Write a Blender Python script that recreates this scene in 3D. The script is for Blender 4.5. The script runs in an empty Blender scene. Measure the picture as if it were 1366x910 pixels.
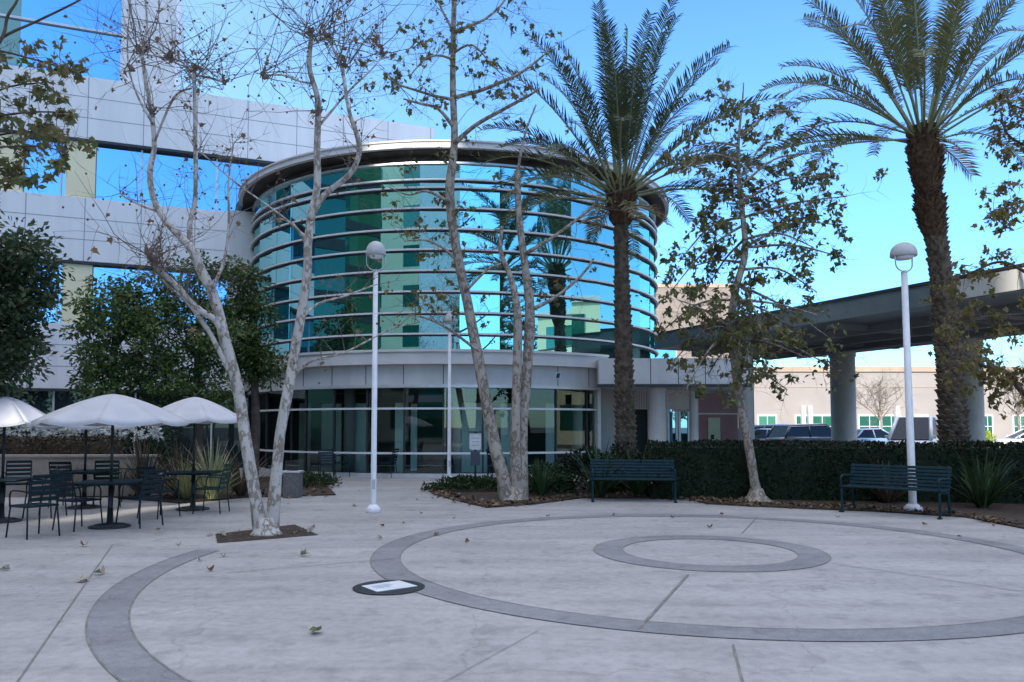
import bpy, math, random
from mathutils import Vector, Matrix, noise
V = Vector
rad = math.radians
C = bpy.context.scene.collection
rnd = random.Random(11)

# ------------------------------------------------------------------ camera
F, PX, PY, CAMH, TILT = 1050.0, 683.0, 511.0, 1.55, rad(3.2)
def ray(px, py):
    x, y, z = (px - PX) / F, 1.0, -(py - PY) / F
    c, s = math.cos(TILT), math.sin(TILT)
    return V((x, y * c - z * s, y * s + z * c))
def at(px, py, Y):
    r = ray(px, py); t = Y / r.y
    return V((r.x * t, Y, CAMH + r.z * t))
def gnd(px, py, z=0.0):
    r = ray(px, py); t = (z - CAMH) / r.z
    return V((r.x * t, r.y * t, z))
sc = bpy.context.scene
cam = bpy.data.cameras.new('camera'); co = bpy.data.objects.new('camera', cam); C.objects.link(co)
co.location = (0, 0, CAMH); co.rotation_euler = (rad(90) + TILT, 0, 0)
cam.sensor_width = 36; cam.lens = F * 36 / 1366; cam.shift_y = (PY - 455) / 1366
cam.clip_end = 5000; cam.clip_start = 0.05
sc.camera = co

# ------------------------------------------------------------------ helpers
class MB:
    def __init__(s): s.v = []; s.f = []; s.s = []; s.m = []
    def add(s, vs, fs, smooth=False, m=0):
        b = len(s.v); s.v.extend(tuple(p) for p in vs)
        for f in fs: s.f.append(tuple(i + b for i in f)); s.s.append(smooth); s.m.append(m)
        return s
    def poly(s, pts, m=0): return s.add(pts, [tuple(range(len(pts)))], False, m)
    def prism(s, poly, z0, z1, m=0):
        n = len(poly)
        a = sum(poly[i][0] * poly[(i + 1) % n][1] - poly[(i + 1) % n][0] * poly[i][1] for i in range(n))
        if a < 0: poly = list(reversed(poly))
        vs = [(p[0], p[1], z0) for p in poly] + [(p[0], p[1], z1) for p in poly]
        fs = [tuple(range(n - 1, -1, -1)), tuple(range(n, 2 * n))]
        fs += [(i, (i + 1) % n, n + (i + 1) % n, n + i) for i in range(n)]
        return s.add(vs, fs, False, m)
    def box(s, c, d, rz=0.0, m=0, mat=None):
        vs = []
        for z in (-.5, .5):
            for x, y in ((-.5, -.5), (.5, -.5), (.5, .5), (-.5, .5)): vs.append(V((x * d[0], y * d[1], z * d[2])))
        if rz:
            R_ = Matrix.Rotation(rz, 3, 'Z'); vs = [R_ @ p for p in vs]
        if mat is not None: vs = [mat @ p for p in vs]
        c = V(c); vs = [p + c for p in vs]
        return s.add(vs, [(3, 2, 1, 0), (4, 5, 6, 7), (0, 1, 5, 4), (1, 2, 6, 5), (2, 3, 7, 6), (3, 0, 4, 7)], False, m)
    def tube(s, pts, rs, n=8, cap=True, smooth=True, m=0, wob=0.0, seed=0):
        pts = [V(p) for p in pts]; k = len(pts)
        if not hasattr(rs, '__len__'): rs = [rs] * k
        t0 = (pts[1] - pts[0]).normalized()
        u = t0.orthogonal().normalized(); vs = []
        for i in range(k):
            t = (pts[min(i + 1, k - 1)] - pts[max(i - 1, 0)])
            t = t.normalized() if t.length > 1e-9 else t0
            u = u - t * u.dot(t)
            u = u.normalized() if u.length > 1e-6 else t.orthogonal().normalized()
            w = t.cross(u)
            for j in range(n):
                a = 2 * math.pi * j / n
                r = rs[i]
                if wob: r *= 1 + wob * noise.noise(V((math.cos(a) * 1.3 + seed, math.sin(a) * 1.3, i * .35)))
                vs.append(pts[i] + (u * math.cos(a) + w * math.sin(a)) * r)
        fs = [(i * n + j, i * n + (j + 1) % n, (i + 1) * n + (j + 1) % n, (i + 1) * n + j) for i in range(k - 1) for j in range(n)]
        if cap: fs += [tuple(range(n - 1, -1, -1)), tuple((k - 1) * n + j for j in range(n))]
        return s.add(vs, fs, smooth, m)
    def lathe(s, prof, c=(0, 0, 0), n=24, smooth=True, m=0):
        vs = []; c = V(c)
        for r, z in prof:
            for j in range(n):
                a = 2 * math.pi * j / n; vs.append(c + V((r * math.cos(a), r * math.sin(a), z)))
        k = len(prof)
        fs = [(i * n + j, i * n + (j + 1) % n, (i + 1) * n + (j + 1) % n, (i + 1) * n + j) for i in range(k - 1) for j in range(n)]
        fs += [tuple(range(n - 1, -1, -1)), tuple((k - 1) * n + j for j in range(n))]
        return s.add(vs, fs, smooth, m)
    def ring(s, c, r0, r1, z0, z1, a0, a1, n, smooth=True, m=0):
        """solid arc band between radii r0<r1, angles a0..a1"""
        vs = []; full = abs(a1 - a0 - 2 * math.pi) < 1e-6
        cnt = n if full else n + 1
        for i in range(cnt):
            a = a0 + (a1 - a0) * i / n; ca, sa = math.cos(a), math.sin(a)
            for r, z in ((r0, z0), (r1, z0), (r1, z1), (r0, z1)): vs.append((c[0] + r * ca, c[1] + r * sa, z))
        fs = []
        for i in range(n):
            b, d = i * 4, ((i + 1) % cnt) * 4
            for q in range(4): fs.append((b + q, b + (q + 1) % 4, d + (q + 1) % 4, d + q)[::-1])
        if not full: fs += [(0, 1, 2, 3), (n * 4 + 3, n * 4 + 2, n * 4 + 1, n * 4)]
        return s.add(vs, fs, False, m)
    def flat_ring(s, c, r0, r1, z, a0, a1, n, m=0):
        vs = []
        for i in range(n + 1):
            a = a0 + (a1 - a0) * i / n
            vs += [(c[0] + r0 * math.cos(a), c[1] + r0 * math.sin(a), z), (c[0] + r1 * math.cos(a), c[1] + r1 * math.sin(a), z)]
        return s.add(vs, [(2 * i, 2 * i + 1, 2 * i + 3, 2 * i + 2) for i in range(n)], False, m)
    def build(s, name, mats, parent=None, loc=None, bevel=0.0, label=None):
        base = wloc(parent) if parent is not None else (V(loc) if loc is not None else V((0, 0, 0)))
        me = bpy.data.meshes.new(name)
        me.from_pydata([(p[0] - base.x, p[1] - base.y, p[2] - base.z) for p in s.v], [], s.f)
        for mt in (mats if isinstance(mats, (list, tuple)) else [mats]): me.materials.append(mt)
        me.polygons.foreach_set('use_smooth', s.s); me.polygons.foreach_set('material_index', s.m)
        me.update()
        o = bpy.data.objects.new(name, me); C.objects.link(o)
        if parent is not None: o.parent = parent
        else: o.location = base
        if bevel:
            b = o.modifiers.new('bevel', 'BEVEL'); b.width = bevel; b.segments = 2; b.limit_method = 'ANGLE'; b.angle_limit = rad(40)
        if label: o['label'] = label
        return o
def wloc(o):
    p = V((0, 0, 0))
    while o is not None: p += o.location; o = o.parent
    return p
def tag(o, label=None, cat=None, group=None, kind=None):
    if label: o['label'] = label
    if cat: o['category'] = cat
    if group: o['group'] = group
    if kind: o['kind'] = kind
    return o
def thing(name, label, cat, loc, group=None):
    o = bpy.data.objects.new(name, None); C.objects.link(o); o.location = loc; o.empty_display_size = .2
    return tag(o, label, cat, group)
def copy_tree(o, parent=None):
    c = o.copy(); C.objects.link(c)
    if parent is not None: c.parent = parent
    for ch in list(o.children): copy_tree(ch, c)
    return c
def place(proto, used, label, loc, rz=0.0, group=None, scale=1.0):
    o = proto if not used else copy_tree(proto)
    o.location = loc; o.rotation_euler = (0, 0, rz); o.scale = (scale,) * 3
    o['label'] = label
    if group: o['group'] = group
    return o
def struct(mb, name, m): return tag(mb.build(name, m), kind='structure')
def spline(pts, sub=6):
    """Catmull-Rom through tuples (any length)"""
    out = []; n = len(pts)
    for i in range(n - 1):
        p0, p1, p2, p3 = pts[max(i - 1, 0)], pts[i], pts[i + 1], pts[min(i + 2, n - 1)]
        for k in range(sub):
            t = k / sub
            out.append(tuple(.5 * (2 * b + (c - a) * t + (2 * a - 5 * b + 4 * c - d) * t * t + (3 * b - a - 3 * c + d) * t ** 3) for a, b, c, d in zip(p0, p1, p2, p3)))
    out.append(tuple(pts[-1])); return out

# ------------------------------------------------------------------ materials
def newmat(name):
    m = bpy.data.materials.new(name); m.use_nodes = True
    nt = m.node_tree; return m, nt, nt.nodes['Principled BSDF'], nt.links.new
def M(name, a, b=None, scale=4.0, rough=.6, spec=.4, metal=0.0, bump=0.0, bscale=60.0, lo=.35, hi=.65, detail=5, stretch=None, coat=0.0, island=None, trans=0.0):
    m, nt, p, L = newmat(name)
    p.inputs['Roughness'].default_value = rough; p.inputs['Metallic'].default_value = metal
    p.inputs['Specular IOR Level'].default_value = spec; p.inputs['Coat Weight'].default_value = coat
    p.inputs['Base Color'].default_value = (*a, 1)
    tc = nt.nodes.new('ShaderNodeTexCoord'); src = tc.outputs['Object']
    if stretch:
        mp = nt.nodes.new('ShaderNodeMapping'); mp.inputs['Scale'].default_value = stretch; L(src, mp.inputs[0]); src = mp.outputs[0]
    col = None
    if island:
        g = nt.nodes.new('ShaderNodeNewGeometry'); r = nt.nodes.new('ShaderNodeValToRGB')
        while len(r.color_ramp.elements) < len(island): r.color_ramp.elements.new(.5)
        for i, c in enumerate(island):
            r.color_ramp.elements[i].position = i / max(1, len(island) - 1); r.color_ramp.elements[i].color = (*c, 1)
        L(g.outputs['Random Per Island'], r.inputs[0]); col = r.outputs[0]
    elif b:
        n = nt.nodes.new('ShaderNodeTexNoise'); n.inputs['Scale'].default_value = scale; n.inputs['Detail'].default_value = detail; L(src, n.inputs[0])
        r = nt.nodes.new('ShaderNodeValToRGB'); r.color_ramp.elements[0].position = lo; r.color_ramp.elements[1].position = hi
        r.color_ramp.elements[0].color = (*a, 1); r.color_ramp.elements[1].color = (*b, 1)
        L(n.outputs[0], r.inputs[0]); col = r.outputs[0]
    if col is not None: L(col, p.inputs['Base Color'])
    if bump:
        n2 = nt.nodes.new('ShaderNodeTexNoise'); n2.inputs['Scale'].default_value = bscale; n2.inputs['Detail'].default_value = 4; L(src, n2.inputs[0])
        bp = nt.nodes.new('ShaderNodeBump'); bp.inputs['Strength'].default_value = bump; bp.inputs['Distance'].default_value = .02; L(n2.outputs[0], bp.inputs['Height']); L(bp.outputs[0], p.inputs['Normal'])
    if trans:
        t = nt.nodes.new('ShaderNodeBsdfTranslucent'); mx = nt.nodes.new('ShaderNodeMixShader'); mx.inputs[0].default_value = trans
        if col is not None: L(col, t.inputs[0])
        else: t.inputs[0].default_value = (*a, 1)
        L(p.outputs[0], mx.inputs[1]); L(t.outputs[0], mx.inputs[2]); L(mx.outputs[0], nt.nodes['Material Output'].inputs[0])
    return m
def mirror_glass(name, tint, body, fac):
    m, nt, p, L = newmat(name)
    p.inputs['Base Color'].default_value = (*body, 1); p.inputs['Roughness'].default_value = .25; p.inputs['Specular IOR Level'].default_value = .12
    g = nt.nodes.new('ShaderNodeBsdfGlossy'); g.inputs[0].default_value = (*tint, 1); g.inputs['Roughness'].default_value = .004
    mx = nt.nodes.new('ShaderNodeMixShader'); mx.inputs[0].default_value = fac
    L(p.outputs[0], mx.inputs[1]); L(g.outputs[0], mx.inputs[2]); L(mx.outputs[0], nt.nodes['Material Output'].inputs[0])
    return m
def clear_glass(name, tint, lo):
    m, nt, p, L = newmat(name)
    t = nt.nodes.new('ShaderNodeBsdfTransparent'); t.inputs[0].default_value = (*tint, 1)
    g = nt.nodes.new('ShaderNodeBsdfGlossy'); g.inputs[0].default_value = (.85, .95, .92, 1); g.inputs['Roughness'].default_value = .003
    fr = nt.nodes.new('ShaderNodeFresnel'); fr.inputs[0].default_value = 1.5
    mr = nt.nodes.new('ShaderNodeMapRange'); mr.inputs[3].default_value = lo; mr.inputs[4].default_value = 1.0
    L(fr.outputs[0], mr.inputs[0])
    mx = nt.nodes.new('ShaderNodeMixShader'); L(mr.outputs[0], mx.inputs[0])
    L(t.outputs[0], mx.inputs[1]); L(g.outputs[0], mx.inputs[2]); L(mx.outputs[0], nt.nodes['Material Output'].inputs[0])
    return m
def concrete(name, c0, c1, c2):
    m, nt, p, L = newmat(name); N = nt.nodes.new
    tc = N('ShaderNodeTexCoord'); src = tc.outputs['Object']
    def nz(s, d, stretch=None):
        n = N('ShaderNodeTexNoise'); n.inputs['Scale'].default_value = s; n.inputs['Detail'].default_value = d; n.inputs['Roughness'].default_value = .62
        if stretch:
            mp = N('ShaderNodeMapping'); mp.inputs['Scale'].default_value = stretch; mp.inputs['Rotation'].default_value = (0, 0, .12); L(src, mp.inputs[0]); L(mp.outputs[0], n.inputs[0])
        else: L(src, n.inputs[0])
        return n.outputs[0]
    def ramp(x, cs):
        r = N('ShaderNodeValToRGB')
        while len(r.color_ramp.elements) < len(cs): r.color_ramp.elements.new(.5)
        for e, (pos, c) in zip(r.color_ramp.elements, cs): e.position = pos; e.color = (*c, 1)
        L(x, r.inputs[0]); return r.outputs[0]
    def mul(a, b, fac=1.0):
        x = N('ShaderNodeMix'); x.data_type = 'RGBA'; x.blend_type = 'MULTIPLY'; x.inputs[0].default_value = fac
        L(a, x.inputs[6]); L(b, x.inputs[7]); return x.outputs[2]
    base = ramp(nz(.55, 6), [(.3, c0), (.5, c1), (.72, c2)])
    streak = ramp(nz(.7, 5, (.35, 2.6, 1)), [(.36, (.80, .80, .81)), (.6, (1.08, 1.08, 1.08))])
    spots = ramp(nz(3.2, 9), [(.32, (.70, .70, .71)), (.47, (1, 1, 1))])
    gum = ramp(nz(22, 2), [(.255, (.55, .55, .55)), (.29, (1, 1, 1))])
    mott = ramp(nz(11, 7), [(.35, (.86, .86, .86)), (.62, (1.06, 1.06, 1.06))])
    fine = ramp(nz(150, 3), [(.3, (.66, .66, .66)), (.7, (1.3, 1.3, 1.3))])
    stain = ramp(nz(1.5, 4), [(.30, (.80, .79, .78)), (.38, (1, 1, 1))])
    vo = N('ShaderNodeTexVoronoi'); vo.feature = 'DISTANCE_TO_EDGE'; vo.inputs['Scale'].default_value = .33
    dn = N('ShaderNodeTexNoise'); dn.inputs['Scale'].default_value = 2.5; dn.inputs['Detail'].default_value = 6; L(src, dn.inputs[0])
    vm_ = N('ShaderNodeVectorMath'); vm_.operation = 'SCALE'; vm_.inputs[3].default_value = .5; L(dn.outputs[1], vm_.inputs[0]); va = N('ShaderNodeVectorMath'); L(src, va.inputs[0]); L(vm_.outputs[0], va.inputs[1]); L(va.outputs[0], vo.inputs['Vector'])
    crack = ramp(vo.outputs['Distance'], [(.0, (.62, .61, .60)), (.0032, (1, 1, 1))])
    base = mul(mul(base, stain, .7), crack, .55)
    col = mul(mul(mul(mul(mul(base, streak, .7), spots, .75), fine, 1.0), gum, .6), mott, .9)
    L(col, p.inputs['Base Color'])
    p.inputs['Roughness'].default_value = .72; p.inputs['Specular IOR Level'].default_value = .35
    bp = N('ShaderNodeBump'); bp.inputs['Strength'].default_value = .25; bp.inputs['Distance'].default_value = .01
    L(nz(110, 4), bp.inputs['Height']); L(bp.outputs[0], p.inputs['Normal'])
    return m

m_plaza = concrete('plaza_concrete', (.35, .335, .322), (.40, .383, .37), (.445, .43, .417))
m_band = concrete('band_concrete', (.225, .222, .228), (.255, .252, .258), (.285, .282, .288))
m_joint = M('joint', (.17, .16, .15), (.26, .25, .24), 8, .9)
m_soil = M('soil', (.028, .02, .014), (.075, .052, .036), 9, .95, bump=1.0, bscale=25)
m_asphalt = M('asphalt', (.045, .045, .048), (.07, .07, .072), 3, .9, bump=.3)
m_panel = M('white_panel', (.76, .755, .765), (.84, .835, .84), 1.6, .5, bump=.05, stretch=(1.4, 1.4, .16), lo=.3, hi=.6)
m_fascia = M('stone_fascia', (.60, .585, .575), (.68, .665, .65), 2.2, .55, bump=.08, stretch=(1, 1, .4))
m_rail = M('white_rail', (.72, .72, .72), (.78, .78, .78), 3, .4)
m_alu = M('aluminium', (.60, .60, .61), (.68, .68, .68), 3, .35, metal=.35)
m_darkseam = M('dark_seam', (.04, .045, .05), rough=.6)
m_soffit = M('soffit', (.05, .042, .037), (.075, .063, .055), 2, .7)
m_mirror = mirror_glass('curtain_glass', (.40, .80, .80), (.010, .055, .05), .86)
m_mirror_b = mirror_glass('strip_glass', (.30, .58, .84), (.02, .06, .10), .84)
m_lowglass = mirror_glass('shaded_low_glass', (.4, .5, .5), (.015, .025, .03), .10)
m_clear = clear_glass('lobby_glass', (.80, .92, .88), .05)
m_cream = M('cream_render', (.86, .77, .50), (.90, .82, .56), .6, .7, bump=.1)
m_greenwin = mirror_glass('green_window', (.28, .62, .52), (.02, .13, .09), .30)
m_deepgreen = mirror_glass('deep_green_glass', (.25, .6, .5), (.012, .075, .05), .22)
m_white = M('white_paint', (.78, .78, .80), (.70, .70, .72), 6, .4)
m_lampgrey = M('lamp_grey', (.42, .42, .43), (.50, .50, .50), 5, .45)
m_lens = M('lamp_lens', (.75, .76, .76), rough=.2)
m_blackmetal = M('black_metal', (.018, .02, .022), rough=.4)
m_bench = M('bench_blue', (.005, .024, .034), (.009, .036, .048), 9, .55, .2, bump=.1)
m_chair = M('chair_teal', (.006, .018, .026), (.012, .03, .038), 9, .55, .2)
m_chairg = M('chair_green', (.008, .035, .022), (.014, .048, .034), 9, .55, .2)
m_umb = M('umbrella_canvas', (.66, .655, .68), (.74, .73, .75), 3, .85, trans=.25)
m_wall = M('planter_wall', (.25, .22, .20), (.33, .295, .265), 2.5, .85, bump=.3)
m_cancol = M('column_stone', (.46, .45, .44), (.53, .52, .50), 2, .7, bump=.1)
m_teal = M('canopy_teal', (.13, .165, .175), (.17, .21, .22), 1.5, .45)
m_undersoffit = M('canopy_under', (.17, .19, .20), (.22, .24, .25), .8, .7)
m_canlit = M('canopy_lit_tone', (.62, .60, .55), (.68, .66, .61), 1, .6)  # pale tone that puts bright light into the canopy edge colour
m_far = M('far_render', (.38, .335, .305), (.43, .38, .345), .4, .8)
m_fartrim = M('far_trim', (.46, .34, .24), (.52, .40, .29), .7, .8)
m_pink = M('pink_wall', (.34, .19, .21), (.40, .235, .25), 1.5, .75)
m_tan = M('tan_wall', (.27, .225, .19), (.32, .265, .225), .8, .8, bump=.2, bscale=5)
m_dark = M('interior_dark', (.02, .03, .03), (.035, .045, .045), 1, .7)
m_ifloor = M('interior_floor', (.16, .15, .14), (.22, .2, .18), 1.5, .35)
m_ipanel = M('interior_panel', (.66, .76, .70), (.72, .80, .76), 1, .6)
m_door = M('door_paint', (.50, .56, .40), (.58, .62, .48), 2, .5)
m_tyre = M('tyre', (.02, .02, .02), rough=.8); m_rim = M('rim', (.5, .5, .52), rough=.3, metal=.8)
m_carglass = mirror_glass('car_glass', (.5, .6, .7), (.008, .010, .013), .05)
m_red = M('tail_red', (.45, .02, .02), rough=.25)
# plants
def bark(name, base, mid, dark):
    m, nt, p, L = newmat(name); N = nt.nodes.new
    tc = N('ShaderNodeTexCoord'); mp = N('ShaderNodeMapping'); mp.inputs['Scale'].default_value = (1, 1, .55); L(tc.outputs['Object'], mp.inputs[0])
    def nz(sc_, d):
        n = N('ShaderNodeTexNoise'); n.inputs['Scale'].default_value = sc_; n.inputs['Detail'].default_value = d; n.inputs['Roughness'].default_value = .55; L(mp.outputs[0], n.inputs[0]); return n.outputs[0]
    def ramp(x, cs):
        r = N('ShaderNodeValToRGB')
        while len(r.color_ramp.elements) < len(cs): r.color_ramp.elements.new(.5)
        for e, (pos, c) in zip(r.color_ramp.elements, cs): e.position = pos; e.color = (*c, 1)
        L(x, r.inputs[0]); return r.outputs[0]
    def mul(a, b):
        x = N('ShaderNodeMix'); x.data_type = 'RGBA'; x.blend_type = 'MULTIPLY'; x.inputs[0].default_value = 1; L(a, x.inputs[6]); L(b, x.inputs[7]); return x.outputs[2]
    flakes = ramp(nz(9, 3), [(.44, base), (.50, tuple(c * .86 for c in base)), (.53, mid), (.60, tuple(c * .8 for c in mid)), (.64, base)])
    specks = ramp(nz(34, 3), [(.30, dark), (.37, (1, 1, 1))])
    soft = ramp(nz(2.2, 4), [(.3, (.78, .76, .74)), (.65, (1.05, 1.05, 1.05))])
    L(mul(mul(flakes, specks), soft), p.inputs['Base Color']); p.inputs['Roughness'].default_value = .85; p.inputs['Specular IOR Level'].default_value = .2
    bp = N('ShaderNodeBump'); bp.inputs['Strength'].default_value = .7; bp.inputs['Distance'].default_value = .015; L(nz(26, 5), bp.inputs['Height']); L(bp.outputs[0], p.inputs['Normal'])
    return m
m_bark = bark('sycamore_bark', (.56, .52, .48), (.32, .27, .22), (.22, .18, .15))
m_bark2 = bark('sycamore_bark_tan', (.40, .35, .295), (.22, .185, .145), (.3, .25, .2))
m_twig = M('twig', (.12, .085, .07), (.22, .17, .14), 6, .85)
m_barkd = M('dark_bark', (.07, .05, .04), (.13, .10, .08), 6, .9, bump=.6, bscale=20)
m_sycleaf = M('sycamore_leaf', (.1, .1, .04), island=[(.13, .165, .05), (.17, .165, .06), (.09, .125, .045), (.23, .16, .07), (.19, .21, .07)], rough=.45, trans=.35)
m_dryleaf = M('dry_leaf', (.2, .12, .06), island=[(.22, .12, .05), (.30, .18, .08), (.14, .075, .04), (.34, .22, .10)], rough=.7, trans=.25)
m_goldleaf = M('gold_leaf', (.2, .16, .05), island=[(.20, .17, .05), (.13, .14, .04), (.28, .20, .07), (.16, .11, .05)], rough=.6, trans=.35)
m_ever = M('evergreen_leaf', (.04, .07, .03), island=[(.075, .145, .045), (.13, .22, .07), (.04, .08, .03), (.17, .21, .06), (.11, .095, .05)], rough=.5, trans=.2, spec=.16)
m_everd = M('dark_leaf', (.03, .055, .03), island=[(.035, .065, .035), (.065, .10, .055), (.09, .13, .07), (.12, .12, .05)], rough=.5, trans=.2, spec=.16)
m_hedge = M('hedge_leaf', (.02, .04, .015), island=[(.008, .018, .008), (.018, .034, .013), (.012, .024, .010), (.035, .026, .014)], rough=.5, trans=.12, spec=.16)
m_hedgeb = M('brown_hedge_leaf', (.06, .045, .03), island=[(.05, .04, .025), (.09, .065, .045), (.035, .035, .02)], rough=.6, spec=.16)
m_gcover = M('cover_leaf', (.02, .045, .018), island=[(.012, .03, .012), (.03, .055, .02), (.045, .07, .025)], rough=.5, trans=.15, spec=.16)
m_strap = M('strap_leaf', (.03, .06, .025), island=[(.02, .045, .02), (.045, .08, .03), (.06, .09, .04)], rough=.45, trans=.15, spec=.16)
m_flax = M('brown_flax_leaf', (.08, .05, .04), island=[(.06, .04, .03), (.12, .08, .06), (.08, .07, .04)], rough=.5, trans=.15)
m_flaxp = M('pale_flax_leaf', (.3, .3, .16), island=[(.36, .36, .20), (.20, .24, .10), (.42, .40, .26)], rough=.5, trans=.2)
m_flower = M('white_petal', (.80, .80, .76), rough=.6, trans=.3)
m_lime = M('lime_leaf', (.35, .45, .04), island=[(.35, .45, .04), (.5, .55, .06), (.25, .35, .04)], rough=.5, trans=.3)
m_palmtrunk = M('palm_trunk', (.075, .055, .040), (.19, .145, .105), 7, .9, bump=.6, bscale=30)
m_boot = M('palm_boot', (.06, .036, .022), (.16, .09, .05), 9, .9, bump=.6)
m_frond = M('frond', (.05, .07, .035), island=[(.045, .065, .035), (.08, .10, .05), (.06, .08, .045), (.12, .13, .07)], rough=.45, trans=.18, spec=.16)
m_frondy = M('frond_yellow', (.12, .13, .05), island=[(.09, .11, .045), (.17, .17, .07), (.12, .13, .06), (.24, .21, .10)], rough=.45, trans=.25, spec=.16)
m_petiole = M('petiole', (.20, .22, .11), (.27, .27, .15), 3, .5)
m_litter = M('litter_leaf', (.1, .06, .03), island=[(.10, .055, .025), (.06, .035, .02), (.16, .09, .045), (.22, .15, .09), (.05, .03, .02)], rough=.8)
m_deadfrond = M('frond_dead', (.3, .22, .12), island=[(.28, .20, .11), (.36, .27, .15), (.22, .15, .08)], rough=.7, trans=.2)

# ------------------------------------------------------------------ world and sun
SUN_AZ = math.atan2(-.30, -.95)          # direction towards the sun, x and y
SUN_EL = rad(25)
sd = V((math.sin(SUN_AZ) * math.cos(SUN_EL), math.cos(SUN_AZ) * math.cos(SUN_EL), math.sin(SUN_EL)))
w = bpy.data.worlds.new('World'); sc.world = w; w.use_nodes = True
nt = w.node_tree; bg = nt.nodes['Background']; sky = nt.nodes.new('ShaderNodeTexSky')
sky.sky_type = 'NISHITA'; sky.sun_disc = False; sky.sun_elevation = SUN_EL; sky.sun_rotation = SUN_AZ
sky.air_density = 1.0; sky.dust_density = .25; sky.ozone_density = 2.0; sky.altitude = 50
hs = nt.nodes.new('ShaderNodeHueSaturation'); hs.inputs['Saturation'].default_value = 1.15
tn = nt.nodes.new('ShaderNodeMix'); tn.data_type = 'RGBA'; tn.blend_type = 'MULTIPLY'; tn.inputs[0].default_value = 1; tn.inputs[7].default_value = (.70, .89, 1.10, 1)
# unseen white cloud cap, added overhead for neutral fill light
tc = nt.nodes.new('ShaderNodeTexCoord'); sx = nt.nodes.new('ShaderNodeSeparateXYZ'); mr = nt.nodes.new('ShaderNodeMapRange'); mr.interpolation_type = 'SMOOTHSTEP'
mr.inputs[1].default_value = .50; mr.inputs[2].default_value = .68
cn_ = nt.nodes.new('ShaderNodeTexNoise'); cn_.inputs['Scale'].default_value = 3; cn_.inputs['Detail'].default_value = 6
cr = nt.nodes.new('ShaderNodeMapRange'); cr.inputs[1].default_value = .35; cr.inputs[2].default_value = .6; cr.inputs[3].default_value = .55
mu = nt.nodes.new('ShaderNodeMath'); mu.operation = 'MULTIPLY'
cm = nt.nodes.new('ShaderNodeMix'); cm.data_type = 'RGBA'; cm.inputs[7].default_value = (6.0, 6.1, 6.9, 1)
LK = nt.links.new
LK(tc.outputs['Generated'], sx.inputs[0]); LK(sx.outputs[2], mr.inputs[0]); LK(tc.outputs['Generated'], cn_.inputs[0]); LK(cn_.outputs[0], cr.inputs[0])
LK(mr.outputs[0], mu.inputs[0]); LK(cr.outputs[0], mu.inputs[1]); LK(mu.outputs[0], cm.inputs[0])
LK(sky.outputs[0], hs.inputs['Color']); LK(hs.outputs[0], tn.inputs[6]); hz = nt.nodes.new('ShaderNodeMapRange'); hz.inputs[2].default_value = .38; LK(sx.outputs[2], hz.inputs[0])
hc = nt.nodes.new('ShaderNodeMix'); hc.data_type = 'RGBA'; hc.inputs[6].default_value = (.50, .66, .80, 1); hc.inputs[7].default_value = (1, 1, 1, 1); LK(hz.outputs[0], hc.inputs[0])
hm = nt.nodes.new('ShaderNodeMix'); hm.data_type = 'RGBA'; hm.blend_type = 'MULTIPLY'; hm.inputs[0].default_value = 1
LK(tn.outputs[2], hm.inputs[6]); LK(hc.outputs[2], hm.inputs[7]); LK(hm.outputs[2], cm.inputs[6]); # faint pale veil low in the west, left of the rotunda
vm = nt.nodes.new('ShaderNodeMapRange'); vm.interpolation_type = 'SMOOTHSTEP'; vm.inputs[1].default_value = .12; vm.inputs[2].default_value = -.55; vm.inputs[4].default_value = .5
v2 = nt.nodes.new('ShaderNodeMix'); v2.data_type = 'RGBA'; v2.inputs[7].default_value = (2.2, 3.5, 4.0, 1)
vf = nt.nodes.new('ShaderNodeMapRange'); vf.inputs[1].default_value = 0; vf.inputs[2].default_value = .3
vn = nt.nodes.new('ShaderNodeMath'); vn.operation = 'MULTIPLY'
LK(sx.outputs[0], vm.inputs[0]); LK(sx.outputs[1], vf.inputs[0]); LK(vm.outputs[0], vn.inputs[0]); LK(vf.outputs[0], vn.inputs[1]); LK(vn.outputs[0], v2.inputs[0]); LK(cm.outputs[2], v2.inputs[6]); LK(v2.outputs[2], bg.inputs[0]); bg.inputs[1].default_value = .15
sl = bpy.data.lights.new('sun', 'SUN'); sl.energy = 2.7; sl.angle = rad(.5); sl.color = (1, .93, .82)
so = bpy.data.objects.new('sun', sl); C.objects.link(so); so.rotation_euler = (-sd).to_track_quat('-Z', 'Y').to_euler(); so.location = sd * 100
sc.view_settings.view_transform = 'Standard'; sc.view_settings.look = 'None'; sc.view_settings.gamma = 1
sc.view_settings.exposure = 1.06
sc.cycles.max_bounces = 8; sc.cycles.transparent_max_bounces = 12; sc.cycles.caustics_reflective = False; sc.cycles.caustics_refractive = False
sc.cycles.use_denoising = True
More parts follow.
